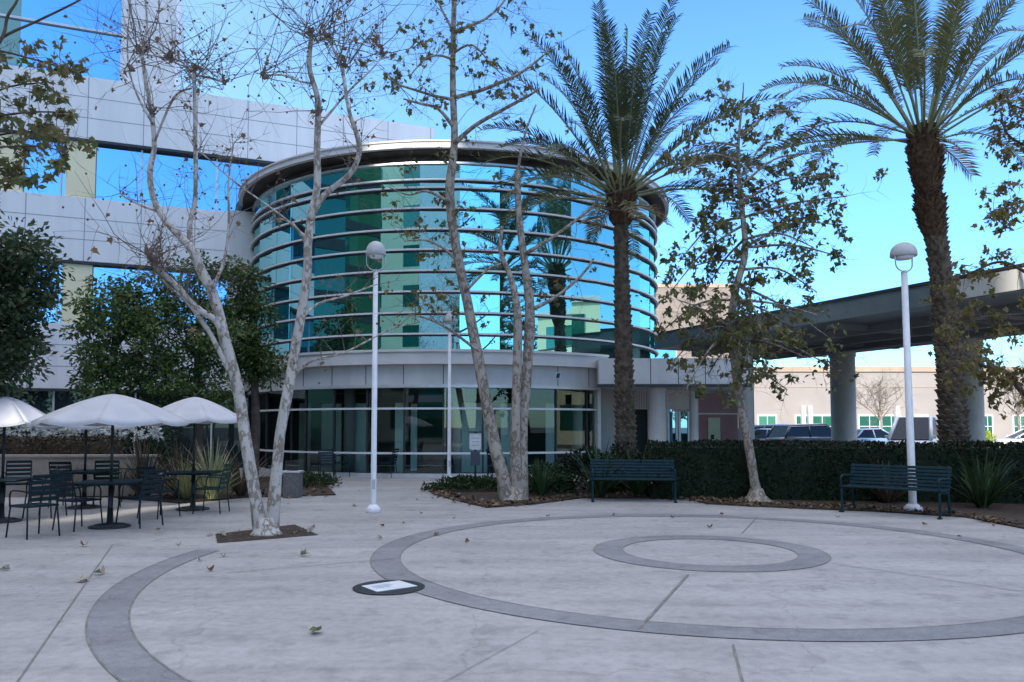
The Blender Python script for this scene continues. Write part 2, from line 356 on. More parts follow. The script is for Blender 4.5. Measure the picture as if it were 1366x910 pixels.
# ================================================================== SETTING
g = MB(); g.poly([(-1500, -1500, -.03), (1500, -1500, -.03), (1500, 1500, -.03), (-1500, 1500, -.03)])
struct(g, 'ground', m_asphalt)
g = MB(); g.prism([(-30, -26), (30, -26), (30, 19.5), (12, 25.3), (8.2, 31), (-16, 31), (-30, 20)], -.025, 0)
struct(g, 'plaza', m_plaza)
PC = V((2.45, 9.93, 0)); PC2 = V((2.3, 9.15, 0))                      # centre of the ring pattern
g = MB()
g.flat_ring(PC, 3.81, 4.15, .004, 0, 2 * math.pi, 160)
g.flat_ring(PC, 1.06, 1.42, .004, 0, 2 * math.pi, 96)
g.flat_ring(PC2, 6.03, 6.33, .004, rad(172), rad(262), 90)
struct(g, 'plaza_ring_bands', m_band)
g = MB()
def seam(pa, pb, w_=.014, z=.008):
    a, b = (V(p) if len(p) == 3 else gnd(*p) for p in (pa, pb)); d = (b - a).normalized(); n_ = V((-d.y, d.x, 0)) * w_
    g.poly([(a - n_).xy.to_3d() + V((0, 0, z)), (b - n_).xy.to_3d() + V((0, 0, z)), (b + n_).xy.to_3d() + V((0, 0, z)), (a + n_).xy.to_3d() + V((0, 0, z))])
for r in (3.81, 4.15, 1.06, 1.42): g.flat_ring(PC, r - .006, r + .006, .0065, 0, 2 * math.pi, 160)
for r in (6.03, 6.33): g.flat_ring(PC2, r - .008, r + .008, .0065, rad(172), rad(262), 90)
seam((918, 767), (852, 840), .013); seam((978, 861), (992, 915), .008); seam((150, 727), (20, 915), .006)
seam((718, 842), (585, 915), .0025); seam((1110, 752), (1366, 790), .006); seam((1010, 690), (990, 712), .008)
seam((535, 745), (300, 765), .006); seam((590, 690), (420, 690), .006)
struct(g, 'plaza_joints', m_joint)
g = MB(); g.poly([(gnd(px, py) + V((0, 0, .006)))[:] for px, py in ((287, 713), (393, 700), (425, 714), (290, 725))][::-1]); struct(g, 'tree_pit', m_soil)
def bed(name, px, far, z=.012):
    """planting bed: soil sheet, gently humped"""
    mb = MB(); mb.prism([gnd(*p)[:2] for p in px] + [p[:2] for p in far], -.02, .03); return struct(mb, name, m_soil)
bed('planting_bed', [(572, 656), (598, 666), (650, 678), (715, 673), (775, 665), (915, 666), (945, 673), (1000, 676), (1090, 680), (1170, 683), (1290, 691), (1366, 706), (1500, 722)], [(19, 17), (19, 19.4), (3, 19.4), (1, 24), (-.6, 23.4), (gnd(600, 645).x, gnd(600, 645).y, 0)])
bed('planting_bed_shaded', [(150, 664), (240, 672), (330, 664), (448, 661), (436, 648), (404, 633)], [(-8, 23.5), (-14, 23.5), (-14, 18)])

# ================================================================== ROTUNDA
DC = V((-2.25, 32.2, 0)); DR = 8.0
def dp(phi, r=DR, z=0.0): return V((DC.x + r * math.sin(phi), DC.y - r * math.cos(phi), z))
def arcA(p0, p1): return -math.pi / 2 + p0, -math.pi / 2 + p1
rot = thing('rotunda_building', 'round glass rotunda with overhanging flat roof and banded blue green curtain wall', 'building', (DC.x, DC.y, 0))
TAU = 2 * math.pi
mb = MB(); mb.lathe([(8.45, 10.085), (8.58, 10.09), (8.58, 10.15), (8.55, 10.16), (8.55, 10.27), (8.60, 10.28), (8.60, 10.33), (8.2, 10.37)], DC, 96, smooth=False); mb.build('roof', m_fascia, rot)
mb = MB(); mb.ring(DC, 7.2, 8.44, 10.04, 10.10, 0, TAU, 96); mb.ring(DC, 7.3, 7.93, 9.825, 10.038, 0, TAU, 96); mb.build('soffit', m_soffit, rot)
mb = MB(); mb.ring(DC, 7.9, 8.08, 9.76, 9.822, 0, TAU, 96); mb.build('head_trim', m_alu, rot)
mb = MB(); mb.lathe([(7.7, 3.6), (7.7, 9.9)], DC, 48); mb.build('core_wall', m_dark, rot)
NP = 40
for i in range(NP):
    a0 = TAU * i / NP - rad(4.5); a1 = TAU * (i + 1) / NP - rad(4.5)
    am = (a0 + a1) / 2
    if math.cos(am) < -.35: continue
    j0 = rnd.uniform(-.010, .010); j1 = rnd.uniform(-.006, .006)
    mb = MB(); p = [dp(a0, DR + j0, 3.9), dp(a1, DR - j0, 3.9), dp(a1, DR - j0 + j1, 9.76), dp(a0, DR + j0 + j1, 9.76)]
    q = [dp(a0, DR - .06, 3.9), dp(a1, DR - .06, 3.9), dp(a1, DR - .06, 9.76), dp(a0, DR - .06, 9.76)]
    mb.add(p + q, [(0, 1, 2, 3), (7, 6, 5, 4), (0, 3, 7, 4), (1, 5, 6, 2)])
    mb.build('glass_panel', m_mirror, rot)
a0, a1 = arcA(rad(-118), rad(118))
for z in (9.25, 9.0, 8.35, 7.69, 7.05, 6.39, 5.74, 5.08, 4.42):
    mb = MB(); mb.ring(DC, 7.98, 8.13, z - .026, z + .026, a0, a1, 96); mb.build('mullion', m_rail, rot)
    mb = MB(); mb.ring(DC, 7.97, 8.055, z - .062, z - .027, a0, a1, 96); mb.build('mullion_shadow', m_darkseam, rot)  # dark strip under the rail, its shadow put into colour
a0, a1 = arcA(rad(-80), rad(40.5))
mb = MB(); mb.ring(DC, 7.6, 8.34, 3.47, 3.84, a0, a1, 40); mb.ring(DC, 7.6, 8.39, 3.842, 3.92, a0, a1, 40); mb.build('ledge', m_fascia, rot)
a0, a1 = arcA(rad(-80), rad(39.5))
mb = MB(); mb.ring(DC, 7.6, 8.06, 2.86, 3.468, a0, a1, 40); mb.build('fascia_band', m_fascia, rot)
mb = MB(); mb.ring(DC, 7.6, 8.13, 2.76, 2.858, a0, a1, 40); mb.build('base_trim', m_alu, rot)
mb = MB()
for k in range(-9, 5):
    ph = rad(k * 8.8 + 1.0)
    M4 = Matrix.Rotation(ph, 3, 'Z')
    mb.box(dp(ph, 8.062, 3.165), (.02, .012, .60), mat=M4)
mb.build('panel_joint', m_darkseam, rot)
# ground floor glazing
LR = 7.92
for k in range(-9, 5):
    p0, p1 = rad(k * 8.8 + 1.0), rad(min((k + 1) * 8.8 + 1.0, 39.5))
    if p1 <= p0: continue
    mb = MB(); mb.add([dp(p0, LR, .1), dp(p1, LR, .1), dp(p1, LR, 2.76), dp(p0, LR, 2.76)], [(0, 1, 2, 3)]); mb.build('lobby_pane', m_clear, rot)
    mb = MB(); mb.box(dp(p0, LR, 1.42), (.05, .10, 2.66), mat=Matrix.Rotation(p0, 3, 'Z')); mb.build('lobby_mullion', m_darkseam, rot)
a0, a1 = arcA(rad(-80), rad(39.5))
for z in (2.12, .74):
    mb = MB(); mb.ring(DC, LR - .05, LR + .07, z - .03, z + .03, a0, a1, 60); mb.build('transom', m_rail, rot)
mb = MB(); mb.ring(DC, LR - .06, LR + .09, 0, .12, a0, a1, 60); mb.build('base_rail', m_alu, rot)
mb = MB(); mb.box(dp(rad(39.6), 7.95, 1.4), (.16, .2, 2.75), mat=Matrix.Rotation(rad(39.6), 3, 'Z')); mb.build('end_post', m_alu, rot)
mb = MB(); mb.lathe([(7.8, .0), (7.8, .015)], DC, 48, smooth=False); mb.build('lobby_floor', m_ifloor, rot)
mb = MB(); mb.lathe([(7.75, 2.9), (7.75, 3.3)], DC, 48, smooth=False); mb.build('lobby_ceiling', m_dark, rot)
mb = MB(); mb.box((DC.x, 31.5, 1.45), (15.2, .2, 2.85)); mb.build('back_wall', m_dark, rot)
for px0, px1, Y in ((399, 414, 26.6), (429, 455, 26.9), (474, 492, 26.6), (527, 541, 26.3), (548, 556, 27.2), (616, 650, 26.2), (668, 682, 26.6), (728, 742, 26.8)):
    xa, xb = at(px0, 600, Y).x, at(px1, 600, Y).x
    mb = MB(); mb.box(((xa + xb) / 2, Y, 1.2), (xb - xa, .12, 2.3)); mb.build('lobby_partition', m_ipanel, rot)
for px, Y in ((466, 26.2), (612, 26.4), (770, 27.5)):
    p = at(px, 600, Y); mb = MB(); mb.lathe([(.19, .015), (.19, 2.9)], (p.x, p.y, 0), 20); mb.build('lobby_column', m_cancol, rot)
# small emblem plate on the fascia band (dark green mark on a pale square)
e = at(747.5, 500.5, 24.9); ph = math.atan2(e.x - DC.x, DC.y - e.y); RZ = Matrix.Rotation(ph, 3, 'Z')
zc = e.z; r_ = 8.07
mb = MB(); mb.box(dp(ph, r_, zc), (.20, .02, .20), mat=RZ); pl = mb.build('emblem_plate', m_white, rot)
mb = MB(); o_ = dp(ph, r_ + .014, zc); ux = V((math.cos(ph), math.sin(ph), 0)); uz = V((0, 0, 1))
mb.poly([o_ + ux * a + uz * b for a, b in ((-.075, -.085), (.05, -.085), (.06, .0), (.085, .08), (.03, .06), (-.01, .085), (-.05, .03))])
mb.build('emblem_mark', M('emblem_green', (.02, .06, .055)), pl)

# ================================================================== OFFICE WING
W0 = V((-9.94, 30, 0)); U = V((.926, .378, 0)).normalized(); NW = V((.378, -.926, 0)).normalized()
def wp(t, d=0.0, z=0.0): p = W0 + U * t + NW * d; return V((p.x, p.y, z))
def wbox(mb, t0, t1, d0, d1, z0, z1): mb.prism([wp(t0, d0)[:2], wp(t1, d0)[:2], wp(t1, d1)[:2], wp(t0, d1)[:2]], z0, z1)
wing = thing('office_wing', 'long white panelled office wing with blue ribbon windows behind the rotunda', 'building', (W0.x, W0.y, 0))
for z0, z1, tend in ((11.9, 14.2, 7.2), (7.46, 9.75, .6), (2.9, 5.2, .6)):
    mb = MB(); wbox(mb, -30, tend, -14, 0, z0, z1); mb.build('spandrel', m_panel, wing)
    mb = MB()
    for zz in (z0 + (z1 - z0) * .34, z0 + (z1 - z0) * .67): wbox(mb, -30, tend, -.01, .004, zz - .012, zz + .012)
    for k in range(-14, 5):
        t = k * 1.83 - .3
        if t < tend: wbox(mb, t - .012, t + .012, -.01, .0055, z0 + .01, z1 - .01)
    mb.build('panel_seam', M('seam_grey_%d' % int(z0), (.30, .30, .33)), wing)
    mb = MB(); wbox(mb, -30, tend, -.4, .05, z0 - .10, z0 - .003); mb.build('drip_edge', m_darkseam, wing)
for z0, z1, tend in ((9.75, 11.8, .6), (5.2, 7.36, .6), (0, 2.8, .6)):
    t = -30
    while t < tend:
        t1 = min(t + 2.6, tend); j = rnd.uniform(-.012, .012)
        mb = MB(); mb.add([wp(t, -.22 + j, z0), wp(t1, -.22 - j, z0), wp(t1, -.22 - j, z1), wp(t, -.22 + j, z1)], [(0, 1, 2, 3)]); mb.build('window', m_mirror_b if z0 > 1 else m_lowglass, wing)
        mb = MB(); wbox(mb, t - .03, t + .03, -.26, -.15, z0, z1); mb.build('window_bar', m_alu, wing)
        t = t1
# upper storeys set above the parapet
tE = -2.95
mb = MB(); wbox(mb, -30, tE, -14, -.5, 14.2, 26); mb.build('upper_storey', m_panel, wing)
t = -30
while t < tE - 1.9:
    t1 = min(t + 3.3, tE - 1.85); j = rnd.uniform(-.012, .012)
    mb = MB(); mb.add([wp(t, -.3 + j, 14.3), wp(t1, -.3 - j, 14.3), wp(t1, -.3 - j, 25), wp(t, -.3 + j, 25)], [(0, 1, 2, 3)]); mb.build('upper_window', m_mirror_b, wing)
    t = t1
for z in (16.05, 19.6):
    mb = MB(); wbox(mb, -30, tE - 1.85, -.32, -.2, z - .04, z + .04); mb.build('window_bar', m_alu, wing)
mb = MB(); wbox(mb, tE - 1.85, tE, -.49, -.1, 14.2, 26); mb.build('corner_pier', m_panel, wing)
mb = MB()
for zz in (15.4, 16.7, 18.0, 19.3): wbox(mb, tE - 1.85, tE, -.11, -.096, zz - .012, zz + .012)
mb.build('pier_seam', m_darkseam, wing)
# cream panels painting a reflection onto the ribbon windows
for z0, z1 in ((9.75, 11.79), (5.2, 7.35)):
    for ta, tb_ in ((-6.45, -5.5), (-9.4, -7.75)):
        mb = MB(); wbox(mb, ta, tb_, -.21, -.04, z0, z1); mb.build('cream_reflection', m_cream, wing)
# pier where the wing meets the rotunda
mb = MB(); wbox(mb, -.9, .55, -.03, .35, 2.9, 9.74); mb.build('junction_pier', m_fascia, wing)

# ================================================================== ENTRY WALKWAY
ent = thing('entry_walkway', 'low flat roofed stone entry walkway with round columns right of the rotunda', 'building', (5, 26, 0))
mb = MB(); mb.prism([(2.75, 24.8), (7.5, 24.8), (9.0, 31), (2.95, 31)], 2.86, 3.72); mb.build('roof', m_fascia, ent)
mb = MB(); mb.prism([(2.7, 24.74), (7.55, 24.74), (7.57, 24.79), (2.7, 24.79)], 2.80, 2.90); mb.build('edge_trim', m_darkseam, ent)
mb = MB()
for px in (832, 868, 905, 941):
    x = at(px, 500, 24.8).x; mb.box((x, 24.797, 3.31), (.02, .012, .8))
mb.build('panel_joint', m_darkseam, ent)
for px, Y, r in ((876, 25.3, .29), (925, 26.0, .13)):
    p = at(px, 560, Y); mb = MB(); mb.lathe([(r * 1.12, 0), (r * 1.12, .12), (r, .13), (r, 2.72), (r * 1.06, 2.73), (r * 1.06, 2.86)], (p.x, p.y, 0), 28); mb.build('column', m_cancol, ent)
def xw(px, Y): return at(px, 560, Y).x
Yb = 28.0
mb = MB(); mb.box(((xw(800, Yb) + xw(845, Yb)) / 2, Yb, 1.43), (xw(845, Yb) - xw(800, Yb), .2, 2.86)); mb.box(((xw(845, Yb) + xw(931, Yb)) / 2, Yb, 2.52), (xw(931, Yb) - xw(845, Yb), .2, .68))
mb.box(((xw(866, Yb) + xw(889, Yb)) / 2, Yb, 1.09), (xw(889, Yb) - xw(866, Yb), .2, 2.18)); mb.box(((xw(921, Yb) + xw(931, Yb)) / 2, Yb, 1.09), (xw(931, Yb) - xw(921, Yb), .2, 2.18)); mb.build('recessed_wall', m_fascia, ent)
mb = MB()
for k in range(14):
    x = xw(846 + k * 3.2, Yb); mb.box((x, Yb - .104, 2.52), (.012, .008, .64))
mb.build('wall_groove', m_darkseam, ent)
mb = MB(); mb.box(((xw(845, Yb) + xw(866, Yb)) / 2, Yb + .3, 1.09), (xw(866, Yb) - xw(845, Yb), .1, 2.18)); mb.build('dark_doorway', m_dark, ent)
for a, b in ((890, 904), (905, 920)):
    mb = MB(); mb.box(((xw(a, Yb) + xw(b, Yb)) / 2, Yb + .05, 1.05), (xw(b, Yb) - xw(a, Yb), .05, 2.1)); d = mb.build('glass_door', m_mirror_b, ent)
    mb = MB()
    for x in (xw(a, Yb) + .04, xw(b, Yb) - .04): mb.box((x, Yb, 1.05), (.07, .08, 2.1))
    mb.box(((xw(a, Yb) + xw(b, Yb)) / 2, Yb, .12), (xw(b, Yb) - xw(a, Yb), .075, .2)); mb.build('door_frame', m_alu, d)
for px in (838, 929):
    p = at(px, 548, 24.9); mb = MB(); mb.box((p.x, 24.68, p.z + .55 if px == 929 else 2.5), (.14, .18, .34)); mb.build('wall_lamp', m_blackmetal, ent)
# pink building beyond the walkway
pk = thing('pink_building', 'dusty pink plastered building with a pale notice covered door', 'building', (8.5, 34.5, 0))
mb = MB(); mb.prism([(7.7, 34), (9.75, 34), (9.75, 38), (7.7, 38)], 0, 3.1); mb.build('wall', m_pink, pk)
mb = MB(); mb.box((8.73, 33.985, 2.12), (2.07, .04, .06)); mb.build('white_stripe', m_white, pk)
mb = MB(); mb.box((8.73, 33.98, .33), (2.09, .06, .66)); mb.build('plinth', m_fascia, pk)
xd = xw(952, 34)
mb = MB(); mb.box((xd, 33.96, .98), (.52, .07, 1.95)); d = mb.build('door', m_door, pk)
mb = MB(); mb.box((xd - .08, 33.92, 1.12), (.14, .012, .2)); mb.box((xd + .02, 33.92, .78), (.2, .012, .24)); mb.build('notice', m_gcover, d)

# ================================================================== ENTRANCE CANOPY
can = thing('drive_canopy', 'long dark teal flat canopy on stout round columns over the driveway', 'canopy', (11, 26, 0))
cd = V((.405, -.914, 0)); cn = V((.914, .405, 0)); c0 = V((6.2, 34.9, 0))
def cp(s, d): p = c0 + cd * s + cn * d; return (p.x, p.y)
mb = MB(); mb.prism([cp(0, 0), cp(24, 0), cp(24, 8.4), cp(0, 8.4)], 5.0, 5.6); mb.build('fascia', m_teal, can)
mb = MB(); mb.prism([cp(-.05, -.06), cp(24.05, -.06), cp(24.05, 8.46), cp(-.05, 8.46)], 5.602, 5.68); mb.build('roof_cap', m_darkseam, can)
mb = MB()
for d in (2.1, 4.2, 6.3): mb.prism([cp(.3, d - .15), cp(23.7, d - .15), cp(23.7, d + .15), cp(.3, d + .15)], 4.72, 4.998)
for s in range(2, 24, 4): mb.prism([cp(s - .12, .25), cp(s + .12, .25), cp(s + .12, 8.15), cp(s - .12, 8.15)], 4.80, 4.997)
mb.build('soffit_beam', m_undersoffit, can)
mb = MB(); mb.prism([cp(14.6, -.035), cp(23.9, -.035), cp(23.9, -.003), cp(14.6, -.003)], 5.03, 5.57); mb.build('sunlit_fascia_paint', m_canlit, can)  # sunlit end of the teal fascia, sunlight put into a pale colour
mb = MB(); mb.prism([cp(.02, 8.403), cp(23.9, 8.403), cp(23.9, 8.43), cp(.02, 8.43)], 4.86, 5.2); mb.build('lit_far_edge_paint', m_canlit, can)  # brightly lit far edge, the light put into a pale colour
for (x, y, r) in ((14.5, 34.45, .52), (17.0, 29.2, .45), (8.95, 30.1, .30)):
    mb = MB(); mb.lathe([(r * 1.05, -.03), (r * 1.05, .15), (r, .16), (r, 4.6), (r * 1.08, 4.62), (r * 1.08, 5.0)], (x, y, 0), 32); mb.build('column', m_cancol, can)

# ================================================================== FAR BUILDINGS
fb = thing('low_beige_building', 'low beige rendered building across the car park with green glazed windows', 'building', (30, 62, 0))
mb = MB(); mb.prism([(17.6, 62), (62, 62), (62, 80), (17.6, 80)], -.03, 5.9); mb.build('wall', m_far, fb)
mb = MB(); mb.prism([(17.5, 61.85), (62.1, 61.85), (62.1, 80.1), (17.5, 80.1)], 5.902, 6.3); mb.build('parapet', m_fartrim, fb)
mb = MB(); mb.box((39.8, 61.985, 4.7), (44.3, .04, .05)); mb.build('wall_seam', m_fartrim, fb)
for a, b in ((1012, 1034), (1062, 1080), (1084, 1108), (1146, 1172), (1176, 1200), (1222, 1236), (1310, 1322), (1352, 1368)):
    xa, xb = xw(a, 62), xw(b, 62)
    mb = MB(); mb.box(((xa + xb) / 2, 61.97, 1.5), (xb - xa + .24, .12, 2.04)); fr = mb.build('window', m_white, fb)
    mb = MB(); mb.box(((xa + xb) / 2, 61.90, 1.5), (xb - xa, .03, 1.8)); mb.build('pane', m_greenwin, fr)
    mb = MB(); mb.box(((xa + xb) / 2, 61.88, 1.6), (xb - xa, .03, .06)); mb.box(((xa + xb) / 2, 61.879, 1.5), (.06, .03, 1.8)); mb.build('glazing_bar', m_white, fr)
for px in (1076, 1085, 1203, 1316):
    x = xw(px, 61); mb = MB(); mb.box((x, 61.7, 1.6), (.3, .35, 3.2)); mb.build('white_pilaster', m_white, fb)
tt = thing('tan_tower', 'distant tan windowless stone block rising above the canopy', 'building', (21, 92, 0))
mb = MB(); mb.prism([(16.6, 90), (25.2, 90), (25.2, 104), (16.6, 104)], -.03, 17.6); mb.build('wall', m_tan, tt)
mb = MB(); mb.prism([(16.5, 89.9), (25.3, 89.9), (25.3, 104.1), (16.5, 104.1)], 17.602, 18.0); mb.build('parapet', m_fartrim, tt)
mb = MB()
for k in range(1, 6): mb.box((20.9, 89.99, k * 3.0), (8.6, .03, .08))
mb.build('course_line', m_fartrim, tt)
hh = thing('glass_annex', 'pale blue glazed annex seen between rotunda and tan block', 'building', (15, 60, 0))
mb = MB(); mb.prism([(10.3, 58), (12.2, 58), (12.2, 66), (10.3, 66)], -.03, 8.5); mb.build('wall', m_fascia, hh)
mb = MB(); mb.box((11.25, 57.96, 5.0), (1.7, .05, 6.4)); mb.build('window', m_mirror_b, hh)

# ================================================================== BUILDINGS BEHIND THE CAMERA (seen in the glass, throw the shade)
def block(name, label, x0, x1, y0, y1, h, wins, faces):
    t = thing(name, label, 'building', ((x0 + x1) / 2, (y0 + y1) / 2, 0))
    mb = MB(); mb.prism([(x0, y0), (x1, y0), (x1, y1), (x0, y1)], -.03, h); mb.build('wall', m_cream, t)
    mb = MB(); mb.prism([(x0 - .2, y0 - .2), (x1 + .2, y0 - .2), (x1 + .2, y1 + .2), (x0 - .2, y1 + .2)], h - .02, h + .5); mb.build('cornice', m_white, t)
    for fc in faces:
        (a, b) = (x0, x1) if fc == 'N' else (y0, y1)
        n = max(1, int((b - a) / 5.2)); stp = (b - a) / n
        for i in range(n):
            for z in wins:
                c = a + stp * (i + .5)
                mb = MB()
                if fc == 'N': mb.box((c, y1 + .01, z), (stp * .56, .06, 2.3))
                elif fc == 'E': mb.box((x1 + .01, c, z), (.06, stp * .56, 2.3))
                else: mb.box((x0 - .01, c, z), (.06, stp * .56, 2.3))
                mb.build('window', m_greenwin, t)
    return t
block('hospital_block', 'tall cream office block with green windows reflected in the rotunda glass', -18.6, -5.0, -36, -30, 37, [2.5 + 4.3 * k for k in range(8)], 'E')
block('hospital_tower', 'tallest cream tower with green windows reflected in the wing glass', -75, -23.4, -36, -30, 54, [2.5 + 4.3 * k for k in range(12)], 'N')
bw = thing('sun_gap_wall', 'narrow wall and bridge joining the two cream blocks', 'building', (-21, -33, 0))
mb = MB(); mb.box((-21, -33, 11.1), (4.76, 1, 22.2)); mb.box((-20.1, -33, 23.45), (2.96, 1, 2.5)); mb.build('wall', m_cream, bw)  # unseen masses added to shape the sun patch beside the tables
mb = MB(); mb.box((-21, -33, 30.9), (4.76, 1, 12.4)); mb.build('blocker', m_cream, bw)
hb = [o for o in bpy.data.objects if o.name == 'hospital_block'][0]
mb = MB(); mb.box((-13.8, -29.97, 18), (6.4, .1, 35)); mb.build('glass_strip', m_greenwin, hb)
mb = MB()
for k in range(8): mb.box((-13.8, -29.93, 4.4 + 4.3 * k), (6.4, .12, .7))
mb.build('floor_band', m_white, hb)
mb = MB(); mb.box((-7.8, -29.9, 18.4), (5.4, .3, 36.8)); mb.build('white_pier', m_white, hb)
mb = MB(); mb.prism([(-15, -36), (-5, -36), (-5, -30.4), (-15, -30.4)], 37.52, 46); mb.build('penthouse', m_cream, hb)
gb = thing('green_glass_block', 'dark green glazed block mirrored in the left of the rotunda', 'building', (-50, -4, 0))
mb = MB(); mb.prism([(-62, -24), (-40, -24), (-40, 13), (-62, 13)], -.03, 30); mb.build('wall', m_deepgreen, gb)
for k in range(7):
    mb = MB(); mb.box((-39.98, -5.5, 3.4 + 4.2 * k), (.2, 37.1, .9)); mb.build('spandrel', m_darkseam, gb)
block('clinic_block', 'low cream clinic with green windows reflected in the right of the rotunda', 44, 62, -6, 24, 12.4, [2.4, 6.4, 10.2], 'W')
# ================================================================== VEGETATION
def rvec(r=rnd):
    while True:
        v = V((r.uniform(-1, 1), r.uniform(-1, 1), r.uniform(-1, 1)))
        if .05 < v.length < 1: return v.normalized()
MAPLE = [(0, 0), (.16, .16), (.42, .10), (.33, .40), (.50, .60), (.22, .70), (0, 1.15), (-.20, .70), (-.46, .62), (-.31, .40), (-.44, .14), (-.16, .16)]
def leaf(mb, p, d, up, size, kind='oval', m=0):
    d = d.normalized(); s = d.cross(up)
    s = s.normalized() if s.length > 1e-3 else d.orthogonal().normalized()
    n = s.cross(d)
    if kind == 'maple':
        fo = rnd.uniform(.2, 1.3); cu = rnd.uniform(-.1, .6)
        mb.add([p + s * (x * size) + d * (y * size) + n * (abs(x) * size * fo - y * y * size * cu) for x, y in MAPLE],
               [(0, 1, 2, 3), (0, 3, 4, 5), (0, 5, 6, 7), (0, 7, 8, 9), (0, 9, 10, 11)], False, m)
    else:
        w_ = size * .27
        mb.add([p, p + d * size * .5 + s * w_ + n * size * .06, p + d * size, p + d * size * .5 - s * w_ + n * size * .06], [(0, 1, 2, 3)], False, m)
thin = .76
def limb_px(mb, pts, Y0, Y1, n=10, sub=5, wob=.12, seed=0):
    """tapered limb through photo points (px, py, width in px) between depths Y0 and Y1"""
    k = len(pts); P = []
    for i, (a, b, w_) in enumerate(pts):
        Y = Y0 + (Y1 - Y0) * i / max(1, k - 1)
        P.append((*at(a, b, Y), w_ * Y / F / 2 * .87 * thin))
    S = spline(P, sub)
    mb.tube([s[:3] for s in S], [max(.004, s[3]) for s in S], n, wob=wob, seed=seed)
    return [(V(s[:3]), s[3]) for s in S]
def twig(mb, p, d, L, r, r_=rnd, curl=.25, up=.0, seg=5, n=4):
    pts = [V(p)]; d = d.normalized(); rs = [r]; ph = rvec(r_) * curl
    for i in range(seg):
        d = (d + ph * .35 + rvec(r_) * curl * .5 + V((0, 0, up))).normalized()
        pts.append(pts[-1] + d * L / seg); rs.append(r * (1 - .8 * (i + 1) / seg))
    mb.tube(pts, rs, n, cap=False)
    return pts, d
def spray(mb, p, d, L, r, depth, r_, tips, curl=.3, up=.05, kids=(3, 5)):
    pts, dd = twig(mb, p, d, L, r, r_, curl, up)
    for q in pts[2:]: tips.append((q, dd))
    if depth > 0:
        for _ in range(r_.randint(*kids)):
            q = pts[r_.randint(1, len(pts) - 1)]
            e = (dd * .55 + rvec(r_) * .85).normalized()
            spray(mb, q, e, L * r_.uniform(.4, .7), r * .55, depth - 1, r_, tips, curl, up, kids)

# ---- pale twin trunked sycamore in the square pit, almost bare
T1 = gnd(355, 713); Y = T1.y
t1 = thing('sycamore_tree', 'nearly bare pale sycamore with two leaning trunks rising from the square soil pit', 'tree', T1)
r1 = random.Random(4); tr = MB(); tw = MB(); tips = []
knobs = []
L_ = limb_px(tr, [(349, 716, 32), (340, 660, 25), (328, 590, 23), (318, 522, 23), (299, 450, 22), (286, 398, 21), (269, 362, 20), (255, 332, 17), (222, 296, 13), (206, 268, 12), (200, 231, 12), (206, 195, 10), (202, 150, 9), (194, 105, 8), (190, 70, 6), (196, 30, 4), (190, -30, 3)], Y, Y + .6, seed=1)
Rr = limb_px(tr, [(362, 716, 32), (367, 650, 23), (374, 580, 21), (387, 505, 21), (399, 435, 19), (409, 372, 18), (411, 325, 17), (415, 290, 17), (423, 250, 15), (423, 198, 14), (424, 135, 12), (413, 92, 10), (415, 50, 9)], Y + .05, Y - .3, seed=2)
subl = [([(255, 332, 13), (253, 300, 11), (260, 270, 10), (261, 211, 9), (259, 96, 7)], Y + .5, Y + .9),
        ([(296, 440, 14), (284, 425, 13), (262, 410, 13), (233, 379, 12), (206, 354, 9), (196, 338, 5)], Y, Y - .5),
        ([(308, 500, 11), (283, 450, 10), (255, 409, 9), (228, 385, 6), (210, 365, 3)], Y + .1, Y - .2),
        ([(283, 384, 9), (297, 354, 7), (305, 307, 6), (305, 240, 4), (312, 190, 2.5)], Y + .1, Y + .5),
        ([(414, 292, 14), (432, 261, 13), (466, 233, 12), (479, 205, 11), (476, 180, 10), (465, 145, 8), (457, 92, 7)], Y - .2, Y - .6),
        ([(457, 92, 6), (447, 70, 5), (437, 50, 5)], Y - .6, Y - .7),
        ([(418, 112, 6), (398, 108, 4), (376, 100, 4), (352, 102, 3)], Y - .2, Y - .6),
        ([(424, 170, 6), (445, 145, 5), (462, 125, 4), (500, 88, 3), (510, 72, 2)], Y - .2, Y + .5),
        ([(402, 425, 8), (425, 405, 5), (460, 395, 4), (500, 380, 3)], Y, Y + .8),
        ([(390, 500, 9), (420, 480, 5), (460, 470, 4), (520, 440, 3), (560, 430, 2)], Y, Y - .8),
        ([(259, 110, 5), (244, 84, 4), (226, 78, 4)], Y + .9, Y + .6), ([(259, 100, 5), (280, 104, 5), (299, 110, 4)], Y + .9, Y + 1.1),
        ([(204, 165, 6), (180, 120, 4), (170, 70, 3), (174, 0, 2)], Y + .4, Y + .2),
        ([(210, 282, 6), (190, 275, 4), (165, 262, 4), (160, 255, 2)], Y + .4, Y + .1),
        ([(206, 190, 5), (232, 130, 5), (255, 118, 4)], Y + .4, Y - .1),
        ([(325, 252, 5), (298, 230, 3), (270, 205, 3), (262, 200, 2)], Y - .1, Y - .4), ([(412, 320, 6), (372, 285, 4), (325, 252, 3)], Y, Y - .1),
        ([(411, 330, 7), (392, 300, 5), (370, 292, 3), (352, 300, 2)], Y, Y + .4)]
for q in subl:
    S = limb_px(tr, *q, n=8, sub=4)
    for (p, r) in S[len(S) // 3:]:
        for _ in range(2):
            if r1.random() < .55: spray(tw, p, rvec(r1) + V((0, 0, .7)), r1.uniform(.3, .9), .006, 1, r1, tips, .3, .04)
